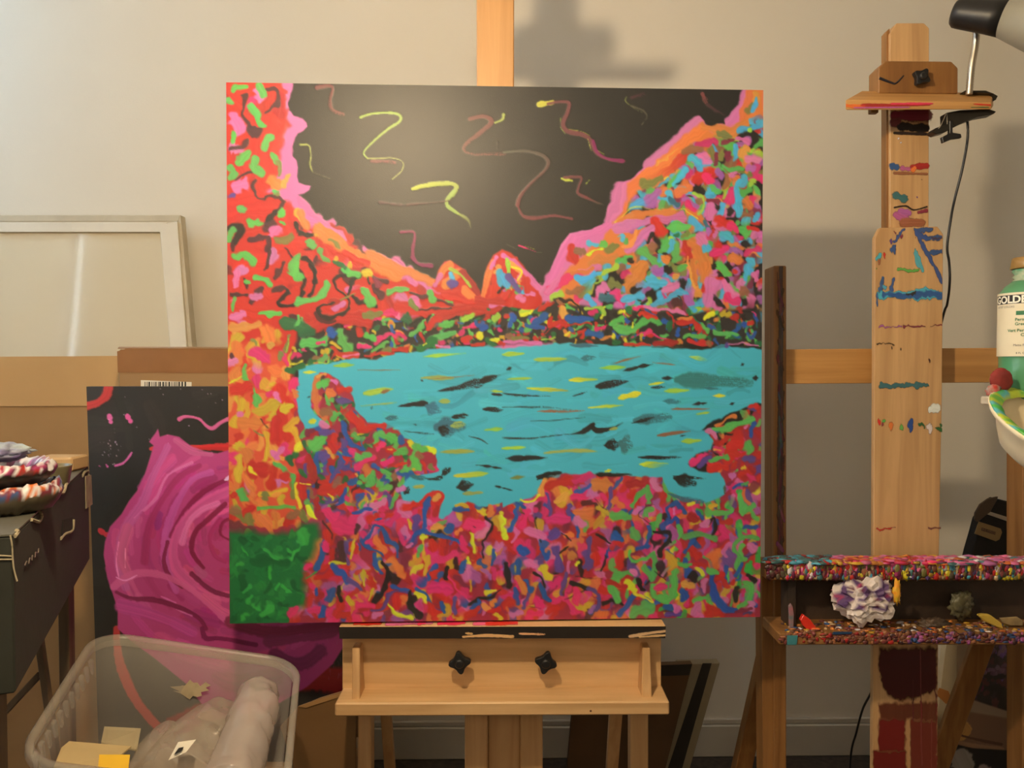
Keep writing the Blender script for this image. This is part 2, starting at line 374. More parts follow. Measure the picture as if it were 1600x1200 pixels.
# the water
wt = zp('455,620 480,605 640,590 760,565 880,575 980,545 1180,520 1370,505 1480,500 1600,515', *TC)+zp('130,505 380,490 560,495 800,512 900,508 1130,530 1210,515 1500,525 1500,830 1475,830 1380,870 1250,910 1180,960 1150,990 1210,1050 1200,1090 1110,1120 1065,1180', *TD)+zp('1130,200 1250,212 1285,270 1280,340 1180,385 1050,362 950,315 915,240 740,232 520,212 400,212 300,210 230,250 200,320 130,350 60,380 0,405', *TF)+zp('1600,370 1500,400 1400,370 1300,440 1240,450 1270,330 1210,300 1130,370 1040,360 1020,290 1080,230 1240,190 1220,70 1090,20 1040,0', *TE)+zp('1020,980 940,935 830,935 770,860 745,760 690,705 620,655 570,650 520,740 520,850 580,910 600,935 500,970 440,870 440,780 450,640', *TC)
A.poly(wt, 't', soft=1.6, thick=0.4)
A.fill([(640, 560), (1180, 545), (1180, 620), (1090, 680), (1100, 740), (860, 735), (720, 760), (690, 700), (600, 650)], 90, {'t': 8, (76, 168, 162): 6, (90, 188, 182): 5, (72, 154, 150): 3}, w=(8, 18), ln=(30, 90), ang=(-0.12, 0.08), alpha=0.7, thick=0.4)
A.script('''q 26>12 790,262 850,243 940,236 1005,248 1010,285 940,330 850,410 808,460 830,492;q~ 12 830,492 900,492 990,495 1030,520 1020,565 970,610;
B~ 20 850,508 920,510 985,518;q 18>8 455,415 500,418 512,470 510,530 525,570;c~ 8 525,570 620,605;
i>q 30>26 1085,665 1180,642 1290,635 1332,655 1310,700;q 26>22 1320,680 1280,730 1285,765 1340,805;q>c 26>8 1340,805 1400,840 1415,890;
j 18>26 1020,910 1085,905 1100,930 1088,1000 1088,1050;j 26>28 1088,1050 1120,1090 1190,1100;B~ 26 545,95 630,90 618,170 630,220 690,245;
B~ 26 1405,272 1490,260 1530,290 1480,340 1390,410 1375,450 1420,468 1600,470;q 20 1550,295 1590,275 1597,250;n~ 22 900,740 1040,758;n~ 14 1050,755 1300,735;
k 12 1565,400 1565,440''', *TA)
A.script('''i 34 200,195 275,184;B 26 250,192 310,182 370,185 362,240 338,300 360,345 440,362 495,395 525,460 600,505 690,515;i 7 325,270 322,320 350,360;i 6 370,335 440,345 490,370;i 7 480,390 500,455;i 7 530,450 575,475;
j 24 510,400 530,455 590,500 680,515;i 20 330,612 390,622;B 22 345,605 440,602 432,650 425,695 470,720;B>c 22>6 470,720 580,765;i 9 470,642 490,620;
c>B 26 0,462 120,455 220,480 255,520 230,570 150,640 95,710 80,760;B 22 80,760 110,820 180,835 290,820 390,838;q~ 8 700,155 695,180 740,215 790,245;c~ 14 730,205 800,235 820,270 790,310;n~ 24 730,160 800,140;
B~ 30 1140,140 1160,185;n~ 20 1170,200 1260,260;p 16>6 88,988 190,1025;y 5 120,990 180,1010;c 6 190,1025 220,1028;c~ 8 20,980 80,1010''', *TB)
A.script('''r 110 80,100 300,80;r 90 90,150 120,180;r 110 260,150 255,200;R 80 330,130 345,220;r 120 180,260 290,330;r 140 300,330 250,450 270,560;r 110 120,480 130,560;r 150 110,780 250,745 370,790 390,880;r 100 80,880 200,860;r 110 300,960 460,970;r 110 540,950 580,1020;r 140 120,1110 250,1090;r 110 480,1080 420,1150;
P 60 230,150 205,110;P 90 80,250 110,320;P 70 90,430;P 70 100,650 150,640;P 60 320,900 300,930;P 60 310,1040;P 60 130,1120;o 80 300,610 330,640;v 40 70,700;
n 30 260,100 320,110 320,180 270,230;n 24 150,140 130,240 180,320;n 60 180,330 220,345;n 24 60,435 130,420 165,380;n 22 90,610 150,580 220,565;n 20 210,620 190,690 250,715;n 26 250,708 340,722 360,750 310,790;k 40 280,830 310,800;k 50 75,880 130,890 90,960;n 28 80,960 85,1000;n 40 180,950 280,940 270,1010;n 26 280,1000 290,1080 270,1120;k 40 460,915 520,912;k 24 430,860 430,900 470,905;k 24 470,1050 520,1080 540,1130 535,1200;n 20 370,1000 410,1040;n 30 330,1160 370,1080;
g 50 210,80 240,130;g 40 90,100 140,90;g 56 180,210 225,250 245,310;g 56 80,375;g 46 290,370 255,425;g 50 155,460 120,505;g 52 200,490 190,540 230,575;g 44 65,530 70,590;g 50 305,470 330,520;d 30 335,520 335,580;g>d 50 320,690;g 56 130,775 145,780;g 46 350,800;g 24 360,855;g 46 180,855 235,848;g 44 90,890 60,940;d 50 330,960 400,940;g 54 500,955 525,985;g 60 100,1040 150,1030 190,1080;g 50 440,1030 420,1100 400,1150;g 56 450,1155;g 44 220,1165 280,1190;g 34 565,1010 600,1060;g 40 690,1115 770,1150;G 30 640,1070 700,1110;g 40 50,160;
O 40 380,590 370,640;Y 40 440,790 480,860;Y 34 550,920;Y 30 660,1050;Y 32 730,1090;Y 34 830,1130 810,1160;
o 90 560,890 700,990 850,1080 1000,1150;o 70 850,1040 1000,1110 1200,1190;r 36 710,1025 830,1080;d 20 625,950 680,1000;P 40 450,720 520,790 600,865;P 26 600,870 700,945;o 50 460,800 480,860;n 30 850,1150 950,1190''', *TA)
A.script('''P 56 1400,130 1340,220 1290,290;o 60 1420,140 1380,230 1370,280;O 60 1450,160;d 50 1420,210;T 34 1440,230 1450,170;G 44 1400,330;
P 56 1110,290 1040,350 940,440 830,530;o 90 1150,330 1050,400 950,490 850,570 790,640;o 70 1150,320 1290,350 1380,310;o>r 70 860,620 950,560 1060,470;O 12 870,530 1000,440;o 70 780,650 700,700 680,760;P 90 670,670 650,740 620,830;P 56 600,870 520,930 400,950;P 90 400,970 340,1060 280,1170;
p 54 1120,430 1210,410;s 60 1040,460 1120,450;d 44 1250,360 1290,370;m 36 1270,410 1310,400;T 36 1350,340 1460,330;l 30 1420,345;P 40 1340,390 1400,400;T 50 1080,500 1120,530;d 50 1200,500 1180,460;m 40 1220,480 1220,540;d 40 1260,460 1250,510;T 40 1330,440 1340,490;m 40 1290,470 1290,500;O 50 1400,440 1370,490;P 50 1400,510 1460,510;V 50 1430,560;
p 60 1050,570;r 84 1110,620 1190,590;p 60 1170,610 1190,630;V 50 1240,590;P 50 1320,590;g 36 1270,545 1370,560;g 36 1010,580 950,660;T 40 1040,560 980,640;d 56 810,650 880,610;y 12 910,622 940,605;
k 44 1080,670 1140,690;o 56 1010,690 1050,660;T 70 740,770 810,745;V 66 840,730 880,690;T 50 950,700 960,740;z 44 1000,760 960,730;l 20 1080,690 1140,720 1150,780 1120,820;V 44 1040,740 1110,770;p 40 1060,770 1110,790;T 40 1170,690 1200,680;g 40 1210,665 1240,685;m 34 1180,735 1240,740;s 36 1280,600 1280,660;p 60 1300,740 1330,700;T 36 1260,760 1240,830;k 44 1300,810;P 64 1190,770 1190,830;T 46 1350,660 1350,820;o 56 1400,740 1420,770;l 46 1440,650;g 40 1465,690;s 44 1420,820;T 46 1460,840;
y 10 650,860 710,790 790,775 900,785;o 64 690,850 800,810 950,805;P 56 650,890 780,865 860,845;P 60 880,840 1020,840;r 84 870,860 900,910;y 10 960,790 1060,805 1110,850;T 50 1080,850 1120,900;z 36 1160,860 1190,900;g 46 950,885 1060,890;V 36 1180,890 1190,930;r 56 1240,850 1290,880;p 66 1310,890 1340,900;P 36 1230,930;T 40 1270,930 1300,950;g 36 1380,900;r 34 1420,895 1460,905;
T 34 490,985 520,985;g 46 550,990 570,980;y 20 480,1035 560,1015;d 56 600,1010 640,990;P 70 720,1000 850,910;O 34 760,910 740,970 680,1000;T 40 670,940;g 36 700,960;r 60 400,1070 390,1000;s 54 440,1020;o 50 500,1090 640,1060;P 50 440,1140 540,1110;g 44 660,1080 730,1060;k 26 820,980 860,940;k 36 740,1080;g 56 800,1030 860,1080;s 56 850,1000;T 44 900,1060;o 50 930,1060;l 36 960,950 970,980;G 34 990,930;g 56 980,1000 1000,1070;T 46 960,970 960,1010;
r 60 1050,980 1060,1060;o 90 1090,980 1150,1060 1170,1180;s 40 1080,1080 1090,1170;O 16 1050,1060 1060,1150;g 44 1030,1130;P 80 1130,960 1150,990;T 46 1170,1010;p 64 1210,1040 1270,1010;r 40 1240,990;o 64 1310,1070 1350,1070;p 54 1400,1030 1470,1010;T 50 1420,1080;g 56 1240,1110 1290,1160;V 50 1340,1140;T 50 1420,1140;P 44 1460,1160;k 44 1380,980 1410,975;k 36 1210,1110;T 36 580,1145 480,1165;l 40 570,1150 650,1110;V 60 880,1130;T 66 850,1180;o 50 780,1120;s 50 680,1130;k 36 940,1110;P 50 1200,1160''', *TB)
A.script('''p 56 260,190 340,140 430,100;P 44 340,80 260,200;P 90 200,190 180,230;o 36 400,100 500,60;T 46 440,130 520,90;l 40 570,100 650,60;g 36 700,30;P 64 590,170 560,210;d 56 640,150;k 20 590,212;k 20 540,150;o 76 720,160 760,120 800,70;T 84 850,150 920,150;V 56 890,80;k 50 950,70;P 56 930,190 1000,160;O 36 990,120;o 56 1090,30 1100,130;O 20 1060,60 1100,180;o 60 1170,50 1170,150;r 40 1160,185 1210,185;P 100 1200,170 1180,250;V 50 1050,220 1080,260;P 56 1260,150 1330,220;p 56 1300,230 1340,260;k 30 1210,230 1270,280;k 24 1230,100 1290,140;T 40 1400,60 1390,150;P 60 1370,170;P 50 1450,120;s 60 1370,210 1400,190;g 56 1270,90;r 30 1330,90;T 50 690,240 790,210;z 50 620,240 560,230;T 40 480,220 520,260;T 40 860,270 940,240 1010,205;k 26 820,240 800,260;n 50 1000,270;T 26 1090,300;P 26 760,285 900,300 1030,312;l 50 290,235 330,210;s 40 380,190 440,180;
G 40 70,290;y 56 115,320 155,280;l 20 100,310 150,285;b 44 50,340 40,390;b 44 180,370 240,330;b 36 130,385 220,390;r 46 220,290 260,270;r 36 280,350 270,390 315,380;k 22 300,250 400,240 440,290 430,330;s 36 320,260;O 46 340,290 345,340;b 44 380,350 500,352;l 26 480,290 560,280 585,320;p 30 500,320 530,300;r 14 240,430 330,390 420,378 500,385;y 20 360,450 405,410;u 36 390,415;l 18 230,470 305,460;r 30 180,460 200,480;p 34 530,410 580,400;b 40 470,440 560,440;k 24 620,400 660,430;g 44 620,375 680,355;g 44 640,400 720,415 780,390;g 44 780,385 840,350 890,370;y 32 665,312 690,312;b 30 700,360;y 16 735,370 735,395;k 22 600,340 590,370;G 40 720,300;k 22 750,330 760,370;p 12 740,450 820,430 880,450 950,472;o 22 560,462 620,455;y 26 630,450;G 40 650,480;b 18 760,440;p 26 750,290 800,290;r 36 780,330 860,340;G 50 950,370 960,400;g 28 910,440 950,440;b 30 1010,410 1010,440;r 36 1010,370 1080,360 1120,400;o 26 1010,345 1070,345;g 34 1070,445 1150,455;k 14 980,340 1080,330 1130,370;y 36 1160,350 1205,325;b 36 1190,395 1210,410;G 34 1240,400;g 34 1220,430 1350,445;Y 46 1270,320 1300,330;r 40 1330,350;b 34 1380,390;k 28 1380,350;r 28 1420,380;b 30 1410,430 1430,460 1460,430;p 16 1420,330 1450,340;r 34 1080,485 1200,490;R 36 880,490 1000,485;r 26 700,495 850,495;P 24 0,485 100,480 220,492;r 36 90,450 130,470;s 36 20,450 50,460;d 26 60,465 140,455;P 16 1300,505 1470,500;v 26 1290,505;s 36 1190,490;k 7 860,512 1000,512 1200,520''', *TD)
A.taper = True
A.script('''l 24 0,550 120,545;l 24 180,580 360,578;z~ 30 450,575 530,570;s 12 635,605 720,580 790,562;l 22 555,630 700,625;k 14>22 690,645 780,625;k 26>6 770,625 860,610;s 10 860,600 990,615;y>t 22 1075,568 1180,588;k 14 1370,620 1390,610;k 16 20,640 50,625;l 14 25,690 170,685;y>l 28>20 380,698 540,695;k~ 50>20 540,735 620,722 720,705;y 24>10 840,725 930,712;k 18 915,692 980,690;k~ 18 850,742 930,740;z~ 80 1000,700 1200,705 1430,720;k 24 1440,690 1470,690;y>q 26>18 140,742 370,758;k~ 12 0,770 100,782 270,790;y 36 670,800 785,775;y>l 22>12 490,855 690,842;k~ 9 0,850 200,850 400,865;s~ 14 200,875 470,872;l 24 930,765 1070,758;z~ 14 1150,745 1260,755;y 20 1210,792 1280,790;k 12>22 1090,840 1140,832;k 20>8 1140,834 1176,832;z~ 24 920,820 1020,825;k 12 1305,842 1335,832;s 20>12 970,865 1190,865;l 16 1110,895 1190,885;k~ 7 160,930 300,925 470,910;k 8>44 380,1008 460,992 520,950;k 44>10 510,960 540,985 620,975 690,940;t 30 600,955 660,940;z~ 64 760,930 960,910;k~ 18 740,945 870,912;q 16 610,982 660,970;s 24>14 890,1015 1080,992;k 10 1020,1020 1050,1015;l 24 1030,1050 1140,1045;k~ 20>80 580,1070 650,1065;z~ 90 680,1060 730,1070;k~ 12 0,1022 150,1028 380,1005;l 22 0,1085 130,1078;q 24>16 240,1112 400,1100 540,1105;k 14>44 20,1140 130,1142;k 44>10 120,1142 260,1138;k~ 20>10 780,1140 1030,1140;y>l 26>18 790,1180 950,1178;k~ 12 400,790 480,765;c 8 880,505 1040,512;z 20 380,500 540,505''', *TD)
A.script('''l 20>10 1150,560 1390,545;l 24>14 650,610 760,605;s 7 780,632 1020,636;q 28 1140,680 1320,682;s 7 1180,688 1440,668;k 10 1135,693 1150,697;k~ 10>60 1230,755 1350,735 1500,700;k~ 50>10 1480,700 1590,665;l 36>26 820,765 980,745;s 18 910,765 960,750;k 14>34 1010,842 1100,830 1170,825;z~ 60 1170,840 1240,870;q 10 800,838 1000,820;z~ 20 860,850;q 26 1240,815 1300,815;k 20 1540,775 1600,780;l 14 1530,757 1600,762;k 24~ 1490,860 1600,865;z~ 24 940,910 1010,905;z~ 100 1230,960 1370,960;k~ 60 1250,970 1290,985;k~ 30 1320,905 1400,895;q~ 40 1310,955 1380,945;k 8 1100,945 1115,950;k~ 10 1050,985 1210,1000;k 10 1410,1015 1470,1030 1520,1060;l 20 1500,980 1600,972;q 22 1250,1105 1440,1100;y 34 515,925 545,920;y 20 480,645 550,645;k 8 440,690 450,740;k 8 500,790 515,780'''.replace('k 24~', 'k~ 24'), *TC)
A.script('''q 24 1270,85 1400,78;k 8>18 1450,160 1540,170;k 14 1540,172 1595,180;k~ 34 1260,215 1300,180;k~ 20 1180,240 1270,230;y>l 34>20 1330,220 1420,218 1520,208;z~ 24 1080,230 1200,235;k~ 50 1350,285 1430,268;q 24 1380,325 1490,318;q 22 1100,285 1160,280;k~ 40 1050,320 1070,290;k 12 1560,280 1600,290''', *TE)
A.script('''k~ 16 780,122 900,125 1020,125;y>l 22 800,165 860,172;l>t 26 820,172 950,165;k~ 60 990,240 1100,270;k~ 14 980,228 1170,245;k~ 40 200,230 300,215;d 18 50,238 130,230;k 12 0,290 60,308;z~ 30 940,330 1050,365 1180,385;k 20 530,212 600,218 740,222;k 26 200,245 260,215 340,205;c~ 16 1280,280 1280,340''', *TF)
A.taper = False
A.script('''r 110 250,330 100,290;r 100 520,370 700,335 830,350;P 44 100,80 100,150;P 40 650,280 700,250;P 44 1000,320;r 66 1000,280 1150,320;r 90 1260,320 1400,285 1560,280;P 36 1530,265 1600,270;p 50 930,300 980,310;
n 28 310,180 365,170 390,200;k 30 385,190 350,240 345,262 410,265 470,200;k 22 450,60 480,120 460,200;k 26 500,30 540,80 530,160 510,215;k 20 720,95 665,108 650,155 720,215 735,270;k 24 735,270 700,305 610,330 565,315 590,270 645,245;k 22 725,190 745,120 800,95 850,150;k 22 750,205 790,250 880,262;n 24 70,200 165,212;n 50 880,160 910,210;m 40 880,120 910,150;n 24 1080,205 1200,232 1310,270;n 18 1120,290 1300,285;n 24 550,320 580,350 650,350;n 24 150,110 170,170;n 30 190,250 230,180;
g 44 215,110 300,145;g 60 430,110 455,100;g 40 440,30 420,90;g 40 440,245 520,240 580,190 605,140;g 56 810,180 850,245;g 40 960,200 1050,185;d 44 1080,260 1100,285;g 44 1185,190 1200,240;g 20 1270,240 1310,255;g 36 730,90 770,90;g 30 90,220 80,280;g 36 230,310 350,315;g 34 160,130 180,145;d 50 820,320 900,310;d 16 680,230 760,200;
Y 60 830,90;Y 34 740,35;
O 60 90,400 220,370;o 80 270,400 300,460;P 66 90,330 140,310;P 50 210,220;o 100 110,490 100,560;p 90 220,530 260,560;O 36 290,495 310,490;P 56 80,580;d 40 200,470;n 36 82,545;y 12 75,707 145,665;g 22 150,600 150,660 190,740 230,790;r 90 100,750 160,730;o 84 300,620 370,650;O 50 370,620 380,680;p 60 215,690;r 90 340,740 360,800;P 30 320,760 340,810;p 56 430,690 420,740;o 40 435,770;g 50 220,790 225,830;Y 60 220,870 320,830;Y 60 385,845;Y 44 100,930 140,820;o 84 160,930 220,940;r 90 330,930 330,1000;k 10 240,905 285,975;d 16 190,970 260,1020;Y 36 280,1010 270,1160;Y 56 440,910 400,950;Y 40 425,970 455,1070;P 40 130,870;p 56 80,1130;Y 56 90,1070 130,1060;o 70 160,1080 200,1060;G 44 400,1130 430,1110;P 44 320,1100 340,1130''', *TC)
A.script('''G 56 370,365 500,395;g 30 440,330 440,370;d 30 400,430 380,520;l 12 400,450 385,530;G 60 480,430 520,410;g 76 480,480 600,470;b 56 625,400 640,430;g 56 680,420 730,520;p 24 560,475 605,475;g 50 820,440 860,445;p 28 790,510 845,498;r 36 650,510 700,550 780,552;d 40 920,530 1000,510;p 26 890,470 950,435 1000,450;g 30 860,525 940,480;G 50 1030,340 1060,350;k 40 1080,370 1110,365;l 8 1030,365 1060,390;b 36 970,400;o 20 1010,415 1030,425;g 36 1080,430 1140,385;r 40 1180,395 1225,350;g 56 1250,380 1290,370;g 50 1220,450 1320,430;G 60 1120,510 1200,480;y 12 1145,485 1165,475;k 24 1290,350 1320,340;r 36 1380,470 1430,450;l 36 1370,345 1430,325;p 26 1370,400 1470,375;k 12 1440,345 1490,320;b 36 1470,370;g 26 1430,430;y 44 1480,440;l 40 1540,350 1570,330;b 36 1500,400;G 24 1510,285;y 30 1540,470 1570,465;p 26 1580,400;r 26 1430,490 1490,488;r 40 980,520 1060,520;P 20 1220,495 1290,510;g 40 570,585 600,555;l 10 560,590 610,590 630,555;p 30 430,545 460,545;y 14 400,590 480,575;G 44 400,630 480,600;d 36 350,550;P 16 700,560 790,548;r 18 830,555 900,545 980,545;
o 44 560,680 540,760 560,850 600,900;O 24 560,670 600,660;g 50 570,720 600,720;o 56 640,770;g 34 620,820;r 40 690,740 740,740;P 30 640,700 670,710;v 34 680,810 730,810;g 56 650,890 680,880;s 50 610,870;P 44 595,940;r 44 740,890 800,950;r 40 810,965 930,950;G 34 700,900;b 34 710,940 740,1050 820,1075;g 56 770,1000 790,1020;Y 16 790,995 820,985;m 34 850,1030 880,1000;g 76 550,1050 590,1020;v 50 590,985 640,990;r 40 650,1010 640,1070;v 34 690,1040 690,1080 640,1100;b 34 570,1120 600,1150;O 26 610,1090 650,1135;p 34 740,1090 760,1120;m 36 510,980 540,970;g 50 890,1010 920,1000;g 56 960,1010 990,1030;b 44 1030,1030;y 40 1075,1050 1090,1070;y 44 1170,1080 1210,1100;g 56 1110,1070 1150,1090;g 60 1110,1110 1110,1170;s 44 1130,1130;g 50 1000,1110 1040,1100;p 34 890,1080 925,1045;p 34 930,1160 980,1140;r 32 790,1180 870,1130;Y 16 950,1080 970,1085;g 46 820,1110 850,1130''', *TC)
A.script('''r 36 1430,860 1470,850;o 26 1230,960 1290,920 1340,910;g 40 1220,990 1330,960 1440,925;k 8 1330,928 1380,925;P 36 1180,1000 1220,1020;r 56 1260,1050 1290,1030;r 66 1350,1010 1350,1050;O 12 1330,1060 1280,1070 1230,1080;p 44 1230,1080 1270,1095;b 32 1430,1020 1450,950;P 26 1405,970;g 66 1410,1060 1420,1110;p 44 1100,1160 1170,1125;m 44 1190,1130 1140,1180;g 36 1200,1165 1290,1135;r 56 1310,1110 1350,1120;v 50 1400,1150 1440,1160;k 9 1150,990 1170,985''', *TD)
gb = zp('60,535 240,545 440,540 480,490 560,480 565,560 530,680 480,720 490,850 490,960 420,1010 350,1070 60,1080', *TE)
A.script('''Y 56 110,60 130,30;y 36 440,60 460,30;Y 32 270,60 270,140;o 96 170,110;r 100 230,180;P 40 340,100 360,60;Y 44 110,120 120,240;y 22 180,180 220,205;G 44 400,110 420,150;g 22 320,150 390,190 420,240 415,300;G 44 470,200 490,210;P 44 340,250 370,240;r 50 380,210;g 50 130,300 155,350;Y 40 240,320 370,300;O 44 330,320;y 26 440,280 445,340 470,400;r 44 470,290 480,330;d 50 270,330;y 14 460,270 510,265;s 60 90,410 120,420;g 30 225,410 330,398 430,402;d 50 180,450 190,500;o 50 240,460 290,500;o 50 330,440 340,480;O 30 380,470 350,500;s 60 430,440;y 30 510,390 545,455;d 50 480,440 500,470;B 60 90,500 200,530;d 36 170,530 180,570;o 30 290,510 310,560''', *TE)
A.poly(gb, (36, 112, 50), soft=9)
A.fill([(362, 835), (470, 835), (470, 940), (440, 965), (362, 965)], 110, {'H': 3, (36, 112, 50): 5, (48, 130, 54): 4, 'e': 0.8}, w=(5, 14), ln=(6, 20))
A.script('''e 26 440,640 400,700;e 26 460,590 480,610;e 56 480,540 490,590;e 26 280,740 300,800;e 26 150,880 190,840;e 50 260,1000 300,970;e 26 180,940 200,900;e 20 330,870 350,840;e 26 150,1030 180,1010;e 36 370,850 400,870;H 24 220,655 245,650;H 50 200,700 380,710;e 12 470,620 430,640;e 14 140,620 170,660;e 14 560,760 500,800;e 30 270,650 330,690''', *TE)
A.script('''g 90 550,50 580,30;v 50 590,110 620,90;b 36 640,60 700,140 640,210;v 36 690,150 640,230;R 40 520,130 545,230;r 60 640,60;O 26 620,80 650,115;p 36 740,80 760,100;b 44 740,260 770,250;g 56 790,120;p 44 780,170 860,110;g 36 870,200 850,270;b 30 870,160 900,180;p 36 940,140 980,125;g 44 920,190 960,200;G 26 1060,110;g 50 1100,110 1105,180;Y 20 1105,190;s 44 1130,110;y 40 1180,60 1210,80;g 50 1140,60;d 36 1200,170;b 26 920,240 950,240;g 44 920,290 960,285;r 24 1000,160 1060,150;s 40 990,230;O 20 775,215;g 36 800,260;P 40 1010,300 1040,290;v 34 850,300;
r 84 590,310 620,290;y 16 620,310 640,350;r 56 690,290;b 32 710,300 670,390;R 40 560,360 570,400;p 40 730,400 750,400;g 26 810,380 810,410;P 56 880,385 920,370;v 36 840,340;b 26 770,420 860,410;p 100 680,500 740,520;n 14 580,470 640,540 650,580;r 50 850,470 890,460;p 50 610,420 650,460;b 20 890,470 920,460;r 50 1060,400 1090,380;p 44 1010,440 960,490;r 26 1130,380 1180,330 1240,315 1265,340 1240,380;O 34 1220,350 1240,330;b 34 1190,350 1155,420 1155,510;Y 26 1065,480 1075,510;v 44 1110,460 1100,510;b 26 1090,560 1170,540 1280,575 1370,615;O 44 1210,510 1240,500;r 50 1200,600 1210,640;Y 18 1150,590 1160,690 1175,770;g 26 1140,620 1130,670;P 30 1070,620 1090,600;y 36 1150,570 1170,570;b 50 1290,530 1310,500;o 36 1340,550 1370,530;p 90 1420,500 1470,510;k 8 1445,515 1460,525;y 28 1440,560 1440,650;k 20 1500,460 1545,510 1500,590 1490,680;y 26 1400,690 1410,720;p 44 1380,580 1380,650;p 40 1230,700 1340,665;y 36 1590,440 1600,500;o 44 1530,400 1530,440;b 30 1330,415 1400,415;Y 22 1340,395 1370,385 1400,400;
b 24 830,615 870,520 920,520 960,580 1000,610 1010,690;b 24 840,620 930,665;o 50 900,590 940,640;b 32 880,670 885,730 915,780;r 60 760,610 770,650;n 22 790,500 770,550;m 40 680,570 690,620;n 40 690,620 700,700;Y 20 765,590 750,690;b 44 590,600 580,690 550,740;p 50 600,610 610,640;r 40 640,650 650,690;p 32 490,740 515,730;y 24 630,720 710,718;b 44 650,740 730,830;Y 26 820,760 825,840;r 44 860,810 880,860;v 36 730,820 800,870;r 40 560,800 640,780;k 30 690,860 700,930;u 56 630,910 650,880;p 36 520,840 540,850;b 36 560,880;Y 36 740,920 760,950;Y 20 875,870 850,930;k 34 930,710 960,750 945,850 880,940;o 44 980,700 1050,790;b 36 990,850 1060,885;v 24 860,990 930,970 980,890 1100,900;R 44 810,980 850,970;p 34 790,960 870,965;y 26 960,960 1020,1010 1080,1035;r 50 1000,930 1010,960;P 44 880,1020 920,1010;k 40 1080,890 1080,980 1140,1020;y 56 1120,900 1170,930;b 30 1120,870 1190,910 1200,950;p 80 1220,860 1290,870;Y 36 1180,690 1170,780;b 32 1220,730 1190,810;k 36 1290,740 1290,810;r 50 1230,780;b 36 1390,720 1370,780;p 20 1310,800 1350,880 1390,920;Y 20 1420,820 1420,880;v 32 1330,930 1340,1010;b 30 1260,940 1260,1010;r 50 1200,960 1210,1010;y 36 1520,880 1570,870;k 20 1420,960 1480,920 1560,905 1600,870;O 44 1500,960 1540,1000;b 28 1470,940 1430,980;p 36 1550,750 1560,800;b 26 1560,640 1540,720;r 50 1540,1000 1580,990;p 50 420,1010 450,980;p 44 520,990 580,970;b 40 600,960 590,1020;r 50 680,1020 730,1010;r 40 1400,1020 1450,1000;o 44 1560,940''', *TE)
